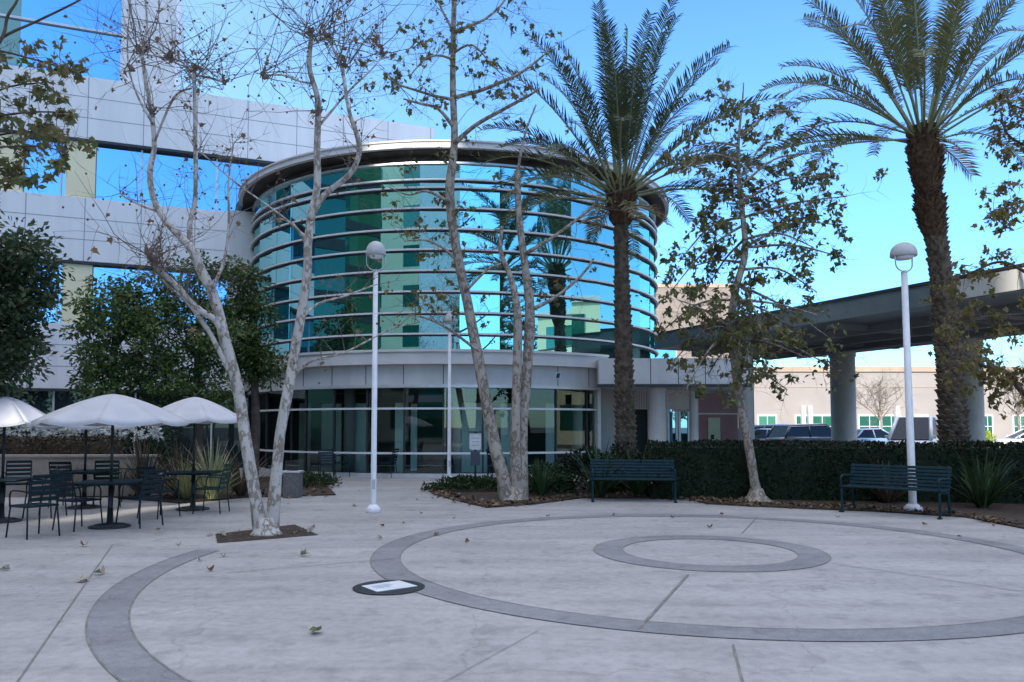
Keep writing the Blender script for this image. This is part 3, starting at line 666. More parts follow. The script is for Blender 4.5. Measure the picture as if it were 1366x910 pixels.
for px, py, dY, n_ in ((415, 48, -.3, 34), (457, 88, -.6, 26), (437, 48, -.7, 18), (259, 94, .9, 26), (226, 78, .6, 14), (299, 110, 1.1, 18), (190, 68, .6, 22), (206, 352, -.5, 22), (176, 92, .3, 12), (196, 338, -.5, 10), (510, 72, .5, 12), (352, 102, -.6, 10), (424, 150, -.3, 8), (202, 150, .4, 8)):
    p = at(px, py, Y + dY)
    for _ in range(7):
        v = rvec(r1); tw.tube([p - v * .02, p + v * .05 + V((0, 0, .02)), p + v * .09 + V((0, 0, .05))], [.03, .024, .010], 6)
    for _ in range(int(n_ * .8)):
        d = V((r1.uniform(-1, 1), r1.uniform(-.8, .8), r1.uniform(-.35, 1.5)))
        spray(tw, p + rvec(r1) * .12, d, r1.uniform(.35, 1.9), .0076, 2 if r1.random() < .3 else 1, r1, tips, .5, .05, (1, 3))
tr.lathe([(.25, -.01), (.20, .04), (.155, .12), (.12, .24)], T1, 14)
tr.build('trunk', m_bark, t1); tw.build('twigs', m_twig, t1)
lf = MB()
for i in range(620):
    p, d = r1.choice(tips)
    if r1.random() < .33: leaf(lf, p, rvec(r1) + V((0, 0, -.8)), rvec(r1), r1.uniform(.05, .10), 'maple')
    else: lf.lathe([(.002, -.018), (.016, -.008), (.016, .008), (.002, .018)], p + V((0, 0, -r1.uniform(.03, .16))), 5)
lf.build('crown', m_dryleaf, t1)

def leafy(mb, tips, n, size, r_, kind='maple', droop=.8, jit=.18, clusters=0, mp=.6):
    if clusters: tips = [r_.choice(tips) for _ in range(clusters)]
    for _ in range(n):
        p, d = r_.choice(tips)
        leaf(mb, p + rvec(r_) * r_.uniform(0, jit), rvec(r_) + V((0, 0, -droop)), rvec(r_), r_.uniform(*size), kind if r_.random() < mp else 'oval')

# ---- three stemmed sycamore before the rotunda
thin = .84
T2 = gnd(686, 668); Y = T2.y
t2 = thing('sycamore_tree', 'tall sycamore with three slim tan stems in the bed before the rotunda', 'tree', T2)
r2 = random.Random(7); tr = MB(); tw = MB(); tips = []
A = limb_px(tr, [(679, 672, 34), (668, 625, 24), (655, 570, 22), (640, 490, 20), (623, 400, 18), (612, 350, 17), (600, 262, 17), (606, 190, 14), (604, 100, 11), (606, 0, 9), (609, -90, 6)], Y, Y + .2, seed=3)
B = limb_px(tr, [(694, 672, 30), (697, 570, 20), (704, 480, 20), (707, 410, 18), (699, 345, 14), (692, 285, 12), (690, 228, 11)], Y + .15, Y + .5, seed=4)
D = limb_px(tr, [(688, 672, 28), (688, 560, 17), (690, 480, 17), (690, 415, 15), (682, 373, 11), (668, 335, 8), (670, 302, 6)], Y + .05, Y - .3, seed=5)
tr.lathe([(.38, -.01), (.30, .05), (.22, .16), (.16, .3)], T2 + V((0, .06, 0)), 14)
subl = [([(606, 192, 10), (633, 168, 8), (673, 145, 7), (705, 128, 5), (720, 118, 3)], Y + .1, Y - .8), ([(606, 130, 8), (646, 119, 7), (696, 96, 6), (730, 70, 3)], Y + .1, Y + .8),
        ([(606, 42, 7), (646, 26, 5), (672, 2, 4), (690, -30, 3)], Y + .1, Y + .4), ([(604, 168, 8), (584, 145, 6), (560, 138, 5), (538, 132, 3)], Y + .1, Y - .5),
        ([(604, 133, 7), (580, 128, 5), (560, 122, 5), (530, 112, 4), (512, 100, 2)], Y + .1, Y + .7), ([(605, 80, 6), (585, 74, 4), (566, 80, 4), (548, 100, 2)], Y, Y - .4),
        ([(604, 40, 6), (588, 10, 4), (576, -20, 3)], Y, Y + .2), ([(606, 70, 5), (630, 60, 4), (655, 85, 3), (670, 100, 2)], Y, Y - .5),
        ([(702, 338, 8), (743, 313, 6), (790, 276, 5), (800, 262, 3)], Y + .3, Y - .3), ([(712, 412, 8), (743, 395, 6), (775, 368, 5), (792, 345, 3)], Y + .3, Y + .9),
        ([(612, 350, 7), (590, 330, 5), (565, 320, 4), (540, 322, 2)], Y + .1, Y - .4), ([(640, 470, 7), (600, 440, 5), (570, 425, 4), (545, 420, 2)], Y, Y - .6),
        ([(600, 270, 7), (570, 255, 5), (545, 260, 3), (520, 250, 2)], Y, Y + .7), ([(690, 232, 6), (700, 180, 4), (715, 140, 3)], Y + .5, Y + .6), ([(620, 390, 6), (650, 360, 4), (668, 352, 3)], Y, Y - .3)]
for q in subl:
    S = limb_px(tr, *q, n=7, sub=4)
    for (p, r) in S[len(S) // 4:]:
        if r2.random() < .75: spray(tw, p, rvec(r2) + V((0, 0, .35)), r2.uniform(.4, 1.2), .008, 2, r2, tips, .35, .02)
for (p, r) in A[18:]:
    if r2.random() < .5: spray(tw, p, rvec(r2) + V((0, 0, .3)), r2.uniform(.5, 1.4), .008, 2, r2, tips, .35, .02)
tr.build('trunk', m_bark2, t2); tw.build('twigs', m_twig, t2)
lf = MB(); leafy(lf, tips, 1150, (.06, .15), r2, jit=.13, clusters=260); lf.build('crown', m_sycleaf, t2)

# ---- leafy sycamore beside the second bench
thin = .76
T3 = gnd(1010, 670); Y = T3.y
t3 = thing('sycamore_tree', 'slender sycamore still in brownish leaf standing between the two blue benches', 'tree', T3)
r3 = random.Random(21); tr = MB(); tw = MB(); tips = []
A = limb_px(tr, [(1011, 672, 26), (1006, 640, 19), (998, 590, 18), (986, 525, 18), (979, 470, 17), (975, 435, 16), (981, 388, 15), (994, 338, 13), (991, 290, 11), (986, 240, 9), (985, 190, 6), (990, 140, 4), (992, 110, 2)], Y, Y + .1, seed=6)
tr.lathe([(.40, -.01), (.29, .05), (.18, .15), (.13, .28)], T3 + V((0, .03, 0)), 14)
ends = [((990, 320), (1085, 330)), ((982, 400), (1090, 420)), ((976, 450), (1070, 475)), ((988, 350), (925, 355)), ((986, 250), (1080, 205)), ((978, 440), (905, 400)), ((985, 195), (925, 195)), ((985, 215), (905, 232)), ((988, 250), (930, 300)), ((990, 290), (905, 350)), ((992, 300), (890, 395)), ((978, 400), (885, 440)), ((976, 430), (900, 480)), ((976, 440), (915, 520)),
        ((986, 240), (1045, 170)), ((990, 270), (1095, 235)), ((992, 290), (1130, 262)), ((994, 330), (1120, 300)), ((994, 330), (1128, 345)), ((988, 360), (1090, 390)), ((985, 380), (1105, 450)), ((980, 400), (1060, 440)),
        ((978, 450), (1110, 490)), ((978, 480), (1050, 520)), ((982, 500), (1020, 500)), ((985, 160), (960, 130)), ((990, 180), (1070, 150)), ((985, 250), (950, 250)), ((992, 320), (940, 390)), ((984, 380), (1010, 420)), ((990, 260), (1050, 300)), ((976, 440), (940, 440)), ((978, 460), (1000, 455)), ((980, 470), (945, 500))]
for (a, b) in ends:
    dY = r3.uniform(-1.4, 1.4); mid = ((a[0] * .5 + b[0] * .5), (a[1] * .5 + b[1] * .5) - r3.uniform(4, 18))
    S = limb_px(tr, [(*a, 6), (*mid, 4), (*b, 2)], Y + .05, Y + .05 + dY, n=6, sub=5)
    for (p, r) in S[2:]:
        for _ in range(2): spray(tw, p, rvec(r3) + V((0, 0, -.05)), r3.uniform(.3, .75), .006, 1, r3, tips, .4, -.03)
tr.build('trunk', m_bark2, t3); tw.build('twigs', m_twig, t3)
lf = MB(); leafy(lf, tips, 5900, (.075, .16), r3, jit=.16, clusters=600, mp=.3); lf.build('crown', m_sycleaf, t3)

# ---- sycamore standing just outside the right edge, its limbs reaching in
T4 = V((11.6, 14.6, 0)); Y = T4.y
t4 = thing('sycamore_tree', 'sycamore at the right edge with sparse golden leaves over the canopy end', 'tree', T4)
r4 = random.Random(33); tr = MB(); tw = MB(); tips = []
b_ = T4; tr.tube(spline([(*b_, .16), (11.5, 14.6, 1.2, .14), (11.3, 14.6, 2.4, .12), (11.2, 14.5, 4.2, .10), (11.3, 14.5, 6.4, .07), (11.2, 14.5, 8.2, .03)], 5) and [s[:3] for s in spline([(*b_, .16), (11.5, 14.6, 1.2, .14), (11.3, 14.6, 2.4, .12), (11.2, 14.5, 4.2, .10), (11.3, 14.5, 6.4, .07), (11.2, 14.5, 8.2, .03)], 5)], [s[3] for s in spline([(*b_, .16), (11.5, 14.6, 1.2, .14), (11.3, 14.6, 2.4, .12), (11.2, 14.5, 4.2, .10), (11.3, 14.5, 6.4, .07), (11.2, 14.5, 8.2, .03)], 5)], 10)
for pts, d in (([(1470, 560, 16), (1400, 545, 13), (1366, 525, 12), (1340, 495, 9), (1312, 488, 6), (1285, 470, 3)], -.3), ([(1480, 400, 10), (1400, 380, 8), (1340, 350, 6), (1300, 362, 4), (1275, 375, 2)], .8), ([(1490, 300, 10), (1420, 280, 8), (1360, 270, 5), (1320, 290, 3)], -.6), ([(1490, 230, 8), (1420, 210, 6), (1350, 185, 5), (1335, 150, 3)], .3), ([(1480, 440, 8), (1420, 425, 6), (1360, 420, 5), (1300, 425, 3), (1272, 440, 2)], .6), ([(1480, 150, 7), (1420, 140, 5), (1366, 145, 4), (1340, 135, 2)], 0)):
    S = limb_px(tr, pts, Y, Y + d, n=8)
    for (p, r) in S[6:]:
        for _ in range(2): spray(tw, p, rvec(r4), r4.uniform(.25, .7), .006, 1, r4, tips, .4, 0)
tr.build('trunk', m_barkd, t4); tw.build('twigs', m_twig, t4)
lf = MB(); leafy(lf, tips, 2600, (.06, .14), r4, jit=.16, clusters=300, mp=.4); lf.build('crown', m_goldleaf, t4)

# ---- dark branched tree outside the left edge, leaves in the top left corner
T5 = V((-7.2, 8.2, 0)); Y = T5.y
t5 = thing('sycamore_tree', 'dark branched tree at the left edge with olive leaves in the top corner', 'tree', T5)
r5 = random.Random(41); tr = MB(); tw = MB(); tips = []
def tube4(mb, pts, n=10, sub=5, wob=.1):
    S = spline(pts, sub); mb.tube([s[:3] for s in S], [s[3] for s in S], n, wob=wob)
tube4(tr, [(*T5, .17), (-7.1, 8.2, 1.5, .14), (-6.9, 8.2, 3.2, .12), (-6.6, 8.2, 5.2, .08), (-6.4, 8.2, 7.0, .04)])
for pts, d in (([(-120, 170, 9), (-50, 110, 8), (0, 55, 7), (10, 22, 6), (22, 2, 5), (30, -20, 4)], 0), ([(-60, 100, 6), (0, 52, 6), (50, 28, 5), (110, -2, 4), (130, -20, 3)], .2),
               ([(-110, 110, 6), (-20, 70, 5), (40, 78, 4), (104, 97, 2)], -.5), ([(-100, 200, 7), (-20, 160, 5), (40, 150, 4), (95, 150, 2)], .4), ([(-100, 230, 7), (-20, 200, 5), (50, 195, 3), (90, 205, 2)], -.3), ([(-80, 170, 5), (0, 120, 4), (60, 110, 2)], .5), ([(-80, 230, 5), (-10, 225, 4), (40, 225, 2)], .1), ([(-90, 215, 5), (0, 180, 4), (70, 175, 2)], .6)):
    S = limb_px(tr, pts, Y, Y + d, n=7)
    if pts[-1][1] > 50:
        for (p, r) in S[4:]:
            for _ in range(2): spray(tw, p, rvec(r5) + V((0, 0, -.1)), r5.uniform(.15, .4), .004, 1, r5, tips, .4, 0)
tr.build('trunk', m_barkd, t5); tw.build('twigs', m_twig, t5)
lf = MB(); leafy(lf, tips, 1100, (.045, .11), r5, jit=.09, clusters=150, mp=.45); lf.build('crown', m_goldleaf if False else m_sycleaf, t5)

# ---- evergreens
def ever(label, base, env, n, size, leafm, r_, kind='oval', trunkm=m_barkd, group=None, clump=.45):
    """env: list of (centre, radii) ellipsoids; leaves gather in clumps on and in them"""
    t = thing('evergreen_tree', label, 'tree', base, group)
    tr = MB(); top = max(c[2] + e[2] * .5 for c, e in env); cl = []
    tube4(tr, [(base[0], base[1], -.02, .16), (base[0] + .05, base[1], top * .3, .13), (base[0] - .05, base[1] + .05, top * .6, .09), (base[0], base[1], top * .85, .04)], 9)
    tot = sum(e[0] * e[1] * e[2] for c, e in env)
    for c, e in env:
        k = max(4, int(n / 90 * e[0] * e[1] * e[2] / tot))
        for _ in range(k):
            v = rvec(r_) * (r_.random() ** .45); q = V((c[0] + v.x * e[0], c[1] + v.y * e[1], c[2] + v.z * e[2]))
            if q.z > .3: cl.append(q)
        mid = V((base[0], base[1], max(.5, c[2] - e[2] * .5))); tube4(tr, [(*mid, .06), (*((mid + V(c)) / 2 + V((0, 0, .1))), .045), (*c, .015)], 6, 4)
    lf = MB()
    for q in cl:
        R0 = clump * r_.uniform(.6, 1.3); ax = rvec(r_)
        for _ in range(90):
            o = rvec(r_) * R0 * r_.random() ** .5; o.z *= .7
            leaf(lf, q + o, o.normalized() + rvec(r_) * .7 + V((0, 0, -.25)), rvec(r_) + V((0, 0, 1.2)), r_.uniform(*size), kind)
    tr.build('trunk', trunkm, t); lf.build('crown', leafm, t)
    return t
r6 = random.Random(55)
def E(px, py, Yd, rx, ry, rz): p = at(px, py, Yd); return (tuple(p), (rx, ry, rz))
EV0 = ever('broad dark evergreen tree filling the gap behind the centre umbrella', (at(150, 600, 21).x, 21, 0), [E(150, 400, 21, .95, 1.0, 1.2), E(150, 450, 21, .95, 1.1, 1.1), E(195, 430, 21, 1.1, 1.1, 1.3), E(165, 500, 21, 1.5, 1.2, 1.0), E(140, 520, 20.6, .7, .8, .8), E(215, 390, 21.3, .7, .8, .8)], 13500, (.08, .16), m_ever, r6, clump=.36)
ever('bushy dark evergreen tree directly behind the bare pale sycamore', (at(262, 600, 22).x, 22, 0), [E(262, 400, 22, 1.0, 1.0, 1.1), E(235, 450, 22, 1.0, 1.0, 1.3), E(285, 470, 22, 1.1, 1.0, 1.4), E(250, 520, 21.6, 1.3, 1.0, 1.0), E(300, 400, 22.4, .9, .8, 1.1), E(310, 370, 22.4, .6, .6, .5)], 12000, (.08, .16), m_ever, r6, clump=.36)
ever('yellowish green small tree squeezed against the left side of the rotunda', (at(338, 600, 23).x, 23, 0), [E(338, 430, 23, .45, .5, 1.2), E(330, 480, 23, .6, .5, 1.0), E(352, 490, 23, .5, .5, .6), E(328, 390, 23, .4, .5, .7)], 5200, (.10, .18), M('young_leaf', (.06, .1, .03), island=[(.07, .12, .03), (.11, .15, .04), (.05, .08, .025)], rough=.5, trans=.3), r6)
ever('large leaved dark tree at the left edge beside the umbrellas', (-9.1, 13, 0), [E(25, 350, 13, .55, .7, .55), E(40, 390, 13, .55, .6, .5), E(0, 440, 13, .6, .7, .6), E(0, 490, 13, .55, .6, .5), E(-20, 380, 13, .8, .9, 1.0), E(-50, 470, 13, 1.0, .9, 1.0), E(18, 320, 13, .35, .4, .3)], 14000, (.07, .15), m_everd, r6, clump=.36)
ever('dense evergreen tree standing far left beside the office wing', (-15.2, 20.5, 0), [E(-40, 440, 20.5, 1.6, 1.3, 2.4), E(-120, 430, 20.5, 1.6, 1.3, 2.6)], 9000, (.14, .24), m_everd, r6)

# the same evergreens again where the glass shows dark trees behind the photographer
evs = [o for o in bpy.data.objects if o.get('category') == 'tree' and o.name.startswith('evergreen_tree') and not o.parent]
for k, (x, y, lab) in enumerate(((7, -21, 'evergreen behind the photographer, mirrored low in the rotunda lobby glass'), (15, -15, 'evergreen behind and right of the photographer mirrored in the lobby glass'), (-2, -24, 'evergreen before the cream block mirrored beside its white pier'), (21, -5, 'evergreen far right of the plaza mirrored in the lobby glass'), (-27, 8, 'evergreen left of the plaza mirrored in the rotunda left side'))):
    src = evs[k % 2]; c = copy_tree(src); c.location = (x, y, 0); c.scale = (1.25,) * 3; c.rotation_euler = (0, 0, k * 1.3); c['label'] = lab
# ---- palms
def palm(label, base_px, trunk_px, crown_px, Yd, fronds, boot, frm, r_, cone=1.0, name='date_palm', n_l=54):
    base = V((at(*base_px, Yd).x, Yd, 0))
    t = thing(name, label, 'palm tree', base)
    P = [(*at(a, b, Yd), w_ * Yd / F / 2) for a, b, w_ in trunk_px]; P = [(base.x, base.y, -.03, P[0][3] * 1.1)] + P
    S = spline(P, 10); mb = MB(); mb.tube([s[:3] for s in S], [s[3] * .9 for s in S], 18)
    # leaf base scars, spiralling diamonds
    H = S[-1][2]; z = .05; row = 0
    def axis(z):
        for a, b in zip(S, S[1:]):
            if a[2] <= z <= b[2]:
                k = (z - a[2]) / max(1e-6, b[2] - a[2]); return V([a[i] + (b[i] - a[i]) * k for i in range(3)]), a[3] + (b[3] - a[3]) * k
        return V(S[-1][:3]), S[-1][3]
    while z < H - .05:
        c, r = axis(z)
        n_ = 9
        for j in range(n_):
            a = TAU * (j + .5 * (row % 2)) / n_ + r_.uniform(-.08, .08); o = V((math.cos(a), math.sin(a), 0)); s_ = V((-o.y, o.x, 0)); rr = r * r_.uniform(.86, .93); pr = r * r_.uniform(1.02, 1.24); w_ = r * .33
            vs = [c + o * rr + s_ * w_ + V((0, 0, .0)), c + o * rr - s_ * w_, c + o * rr * .98 + V((0, 0, -.13)), c + o * pr + s_ * w_ * .5 + V((0, 0, .045)), c + o * pr - s_ * w_ * .5 + V((0, 0, .045)), c + o * rr * .9 + V((0, 0, .075))]
            mb.add(vs, [(2, 0, 3), (2, 3, 4), (2, 4, 1), (0, 5, 3), (3, 5, 4), (4, 5, 1)], False)
        z += .125; row += 1
    mb.build('trunk', m_palmtrunk, t)
    # shaggy boot under the crown
    bx = [(*at(a, b, Yd), w_ * Yd / F / 2) for a, b, w_ in boot]
    S2 = spline(bx, 8); mb = MB(); mb.tube([s[:3] for s in S2], [s[3] * .85 for s in S2], 16, wob=.2)
    for s in S2:
        for j in range(15):
            a = r_.uniform(0, TAU); o = V((math.cos(a), math.sin(a), 0)); s_ = V((-o.y, o.x, 0)); c = V(s[:3]) + V((0, 0, r_.uniform(-.05, .05)))
            L = r_.uniform(.10, .24); w_ = r_.uniform(.03, .07); rr = s[3] * .82
            mb.add([c + o * rr + s_ * w_, c + o * rr - s_ * w_, c + o * (rr + L * .55) - s_ * w_ * .6 + V((0, 0, L * .8)), c + o * (rr + L * .55) + s_ * w_ * .6 + V((0, 0, L * .8)), c + o * rr * .8 + V((0, 0, L * .5))], [(0, 1, 2, 3), (0, 3, 4), (1, 4, 2), (3, 2, 4)])
    mb.build('boot', m_boot, t)
    cc = at(*crown_px, Yd)
    for k, (az, el, L, droop) in enumerate(fronds):
        mb = MB(); o = V((math.cos(az), math.sin(az), 0)); d = o * math.cos(el) + V((0, 0, math.sin(el)))
        p = cc + o * .12 + V((0, 0, r_.uniform(-.15, .1))); pts = [p]; N = 18; ds = [d]
        tw_ = V((-o.y, o.x, 0)) * r_.uniform(-.010, .010)
        for i in range(N):
            d = (d + V((0, 0, -droop * (i / N) ** 1.2 / N * 2.2)) + tw_).normalized(); p = p + d * L / N; pts.append(p); ds.append(d)
        mb.tube(pts, [.030 * (1 - .9 * (i / N)) + .003 for i in range(N + 1)], 5, cap=False, m=1)
        nl = int(n_l * L / 3.5)
        for i in range(nl):
            f = .27 + .73 * i / nl; x = f * N; j = min(N - 1, int(x)); q = pts[j].lerp(pts[j + 1], x - j); dd = ds[min(N, j + 1)]
            side = V((o.y, -o.x, 0)); side = (side - dd * side.dot(dd)).normalized(); nn = side.cross(dd).normalized()
            ll = .58 * min(1, (f - .19) * 4) * (1 - .55 * max(0, f - .55) / .45) * r_.uniform(.85, 1.1)
            for sg in (1, -1):
                if r_.random() < .09: continue
                ld = (side * sg * .70 + dd * .62 + nn * r_.uniform(.12, .5)).normalized(); e = q + ld * ll + V((0, 0, -.16 * ll)) + rvec(r_) * .03; mpt = q + ld * ll * .5
                wv = dd.cross(ld).cross(ld).normalized() * .017
                mb.add([q - wv * .6, q + wv * .6, mpt + wv, e, mpt - wv], [(0, 1, 2, 4), (4, 2, 3)])
        mb.build('frond', [(m_deadfrond if el < -.35 else (m_frondy if el < .35 and r_.random() < .35 else frm)), m_petiole], t)
    return t
rp = random.Random(8)
fr1 = []
for i in range(48):
    u = (i + .5) / 48; el = rad(87 - 80 * u ** .95); fr1.append((i * 2.39996 + rp.uniform(-.2, .2), el + rp.uniform(-.06, .06), (4.8 - 1.2 * u) * rp.uniform(.88, 1.06), rp.uniform(.6, .95) + .6 * u))
fr1 += [(-1.4, -.5, 1.3, .5), (2.2, -.55, 1.2, .5), (-.4, -.45, 1.3, .6), (3.6, -.6, 1.2, .5)]
p1 = palm('date palm with dark upright fronds rising before the right side of the rotunda', (836, 640), [(835, 600, 27), (833, 520, 25), (831, 430, 22), (829, 350, 19), (829, 290, 19)], (828, 262), 19.6, fr1, [(829, 300, 26), (829, 282, 38), (828, 262, 38), (828, 245, 28)], m_frond, rp)
fr2 = []
for i in range(42):
    u = (i + .5) / 42; el = rad(87 - 70 * u ** .95); fr2.append((i * 2.39996 + 1 + rp.uniform(-.2, .2), el + rp.uniform(-.06, .06), (5.5 - 1.1 * u) * rp.uniform(.88, 1.06), rp.uniform(.7, 1.0) + .6 * u))
fr2 += [(3.3, -.1, 4.3, .55), (3.0, .1, 4.4, .75), (.3, -.5, 1.6, .6), (-1.2, -.5, 1.4, .6)]
p2 = palm('thick trunked date palm with yellowish fronds behind the right bench', (1276, 640), [(1274, 600, 36), (1270, 540, 34), (1263, 450, 30), (1256, 370, 28), (1247, 305, 26), (1243, 260, 26)], (1232, 185), 19.2, fr2, [(1247, 318, 25), (1243, 296, 37), (1240, 272, 40), (1238, 256, 27), (1237, 242, 40), (1234, 212, 47), (1232, 190, 41), (1231, 174, 26)], m_frondy, rp)
# copies: palms outside the frame that the glass reflects, and two far away
for lab, loc, s_ in (('date palm outside the plaza whose dark image stands in the rotunda glass', (12.6, 4.4, 0), 1.0), ('tall palm far across the car park peeking above the beige parapet', (43, 92, 0), .62), ('smaller palm far across the car park beside another above the parapet', (46, 95, 0), .55)):
    c = copy_tree(p1); c.location = loc; c.scale = (s_,) * 3; c.rotation_euler = (0, 0, rnd.uniform(0, 6)); c['label'] = lab

# ---- hedge, shrubs, strap leaved plants
def hedge(label, x0, x1, y0, y1, h, n, leafm, size, r_, name='hedge', z0=0.0, cat='hedge', turn=0.0):
    mb = MB()
    nx = max(2, int((x1 - x0) / .5))
    ins = .07
    mb.box(((x0 + x1) / 2, (y0 + y1) / 2, z0 + (h - ins) / 2), (x1 - x0 - 2 * ins, y1 - y0 - 2 * ins, h - ins))
    L = x1 - x0; Dp = y1 - y0; af = L * h; at_ = L * Dp; ae = Dp * h; tot = af + at_ + ae
    for _ in range(n):
        u = r_.random() * tot; x = r_.uniform(x0, x1)
        bump = .06 * noise.noise(V((x * 1.3, z0, 3.1)))
        if u < af: p = V((x, y0 + r_.uniform(-.03, .12) + .09 * noise.noise(V((x * 1.1, 0, 7))), z0 + r_.uniform(0, h))); o = V((0, -1, .3))
        elif u < af + at_: p = V((x, r_.uniform(y0, y1), z0 + h + bump + r_.uniform(-.07, .04))); o = V((0, -.2, 1))
        else: p = V((r_.choice((x0, x1)) + r_.uniform(-.06, .06), r_.uniform(y0, y1), z0 + r_.uniform(0, h))); o = V((r_.choice((-1, 1)), -.3, .3))
        leaf(mb, p, rvec(r_) + o * .6, o + rvec(r_) * .6, r_.uniform(*size))
    if turn:
        Rt = Matrix.Rotation(turn, 3, 'Z'); c = V((x0, y0, 0)); mb.v = [tuple(Rt @ (V(p) - c) + c) for p in mb.v]
    return tag(mb.build(name, leafm, None, ((x0 + x1) / 2, y0, z0)), label, cat)
rh = random.Random(77)
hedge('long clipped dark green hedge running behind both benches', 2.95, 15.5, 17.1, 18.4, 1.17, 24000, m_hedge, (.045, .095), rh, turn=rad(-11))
hedge('brown dried clipped hedge on top of the tan planter wall', -12.6, -9.2, 18.15, 18.9, 1.27, 4000, m_hedgeb, (.05, .10), rh)
def shrub(label, c, rx, ry, h, n, leafm, size, r_, name='shrub', cat='shrub'):
    mb = MB()
    for _ in range(n):
        v = rvec(r_); v.z = abs(v.z); k = r_.uniform(.55, 1.03); q = V((c[0] + v.x * rx * k, c[1] + v.y * ry * k, c[2] + v.z * h * k + .12 * noise.noise(V((v.x * 3 + c[0], v.y * 3, v.z * 3)))))
        if q.z < c[2]: q.z = c[2] + .02
        leaf(mb, q, v + rvec(r_) * .8, v + rvec(r_) * .5, r_.uniform(*size))
    return tag(mb.build(name, leafm, None, c), label, cat)
def G(px, py, z=.06): p = gnd(px, py); return (p.x, p.y, z)
shrub('low dark green groundcover mound left of the three stemmed sycamore', G(628, 655), 1.15, .8, .26, 2600, m_gcover, (.05, .10), rh, 'groundcover')
shrub('small dark groundcover patch beside the litter bin', G(412, 650), .8, .8, .30, 1500, m_gcover, (.05, .10), rh, 'groundcover')
shrub('bushy green shrub just right of the three stemmed sycamore', (.75, 18.4, .05), .7, .5, .62, 1500, m_gcover, (.06, .12), rh)
shrub('taller dark shrub between that bushy one and the left bench', (1.75, 18.9, .05), .85, .6, .95, 2200, m_hedge, (.07, .13), rh)
shrub('rounded dark shrub closing the left end of the long hedge', (2.6, 18.6, .05), .7, .6, 1.05, 2000, m_hedge, (.07, .13), rh)
shrub('bright lime green round shrub beyond the hedge by the beige wall', (at(1316, 590, 40).x, 40, 0), .55, .55, 1.35, 900, m_lime, (.10, .18), rh)
def strap(label, c, n, L, w_, leafm, r_, spread=1.0, name='strap_plant', cat='plant', arch=1.0):
    mb = MB()
    for _ in range(n):
        a = r_.uniform(0, TAU); o = V((math.cos(a), math.sin(a), 0)); s_ = V((-o.y, o.x, 0)); el = rad(r_.uniform(35, 86)) if spread >= 1 else rad(r_.uniform(58, 88)); d = o * math.cos(el) + V((0, 0, math.sin(el))); l = L * r_.uniform(.6, 1.1)
        p = V(c) + o * r_.uniform(0, .10); vs = []; N = 6
        for i in range(N + 1):
            ww = w_ * (1 - (i / N) ** 2.2) * (.6 + .4 * min(1, i / 2)) + .002
            vs += [p + s_ * ww, p - s_ * ww]; d = (d + V((0, 0, -.30 * arch * (i / N)))).normalized(); p = p + d * l / N
        mb.add(vs, [(2 * i, 2 * i + 1, 2 * i + 3, 2 * i + 2) for i in range(N)])
    return tag(mb.build(name, leafm, None, c), label, cat)
strap('large dark strap leaved plant in front of the hedge right of the right bench', (at(1312, 640, 14.9).x, 14.95, .03), 90, 1.15, .03, m_strap, rh)
strap('arching strap leaved plant behind the left end of the left bench', (at(800, 640, 17.3).x, 17.3, .05), 90, 1.25, .028, m_strap, rh)
strap('strap leaved clump behind the middle of the left bench', (at(850, 640, 17.5).x, 17.4, .05), 70, 1.2, .028, m_strap, rh)
strap('low strap leaved clump right beside the sycamore stems before the rotunda', (at(722, 650, 17.6).x, 17.6, .05), 70, .85, .025, m_strap, rh)
strap('reddish strap leaved plant behind the left end of the right bench', (at(1186, 640, 15.9).x, 15.95, .03), 50, 1.25, .025, m_flax, rh)
strap('brown flax clump growing before the planter wall behind the centre table', (at(192, 640, 17).x, 17.0, .05), 110, 1.35, .022, m_flax, rh)
strap('brown flax clump left of the pale variegated plant', (at(228, 640, 16.9).x, 17.3, .05), 90, 1.3, .022, m_flax, rh)
strap('smaller brown flax clump low against the planter wall at far left', (at(85, 640, 17.0).x, 17.0, .05), 60, .9, .02, m_flax, rh)
strap('pale variegated flax plant behind the right hand cafe table', (at(284, 640, 16.6).x, 16.6, .05), 110, 1.3, .017, m_flaxp, rh)
strap('tan dry flax clump between brown flax and variegated plant', (at(248, 640, 16.7).x, 16.7, .05), 70, .95, .015, m_flaxp, rh)
strap('dark flax clump behind the left trunk of the bare sycamore', (at(322, 640, 17.5).x, 17.5, .05), 80, 1.2, .022, m_flax, rh)
rose = thing('rose_shrub', 'long dark rose shrub covered in white blossoms behind the brown hedge', 'rose bush', (-12, 19.4, 0))
fm = MB(); pm = MB()
for _ in range(6500):
    x = rh.uniform(-13.2, -8.3); y = 19.4 + rh.uniform(-.45, .5); z = rh.uniform(.5, 1.72) + .1 * noise.noise(V((x * 2, 0, 0)))
    leaf(fm, V((x, y, z)), rvec(rh), rvec(rh) + V((0, -.4, .8)), rh.uniform(.06, .11))
for _ in range(330):
    x = rh.uniform(-13.0, -8.4); p = V((x, 18.86 + rh.uniform(-.06, .08), rh.uniform(1.26, 1.66))); 
    for k in range(7): leaf(pm, p, rvec(rh) + V((0, -.3, .2)), rvec(rh), .095)
fm.build('foliage', m_gcover, rose); pm.build('blossoms', m_flower, rose)
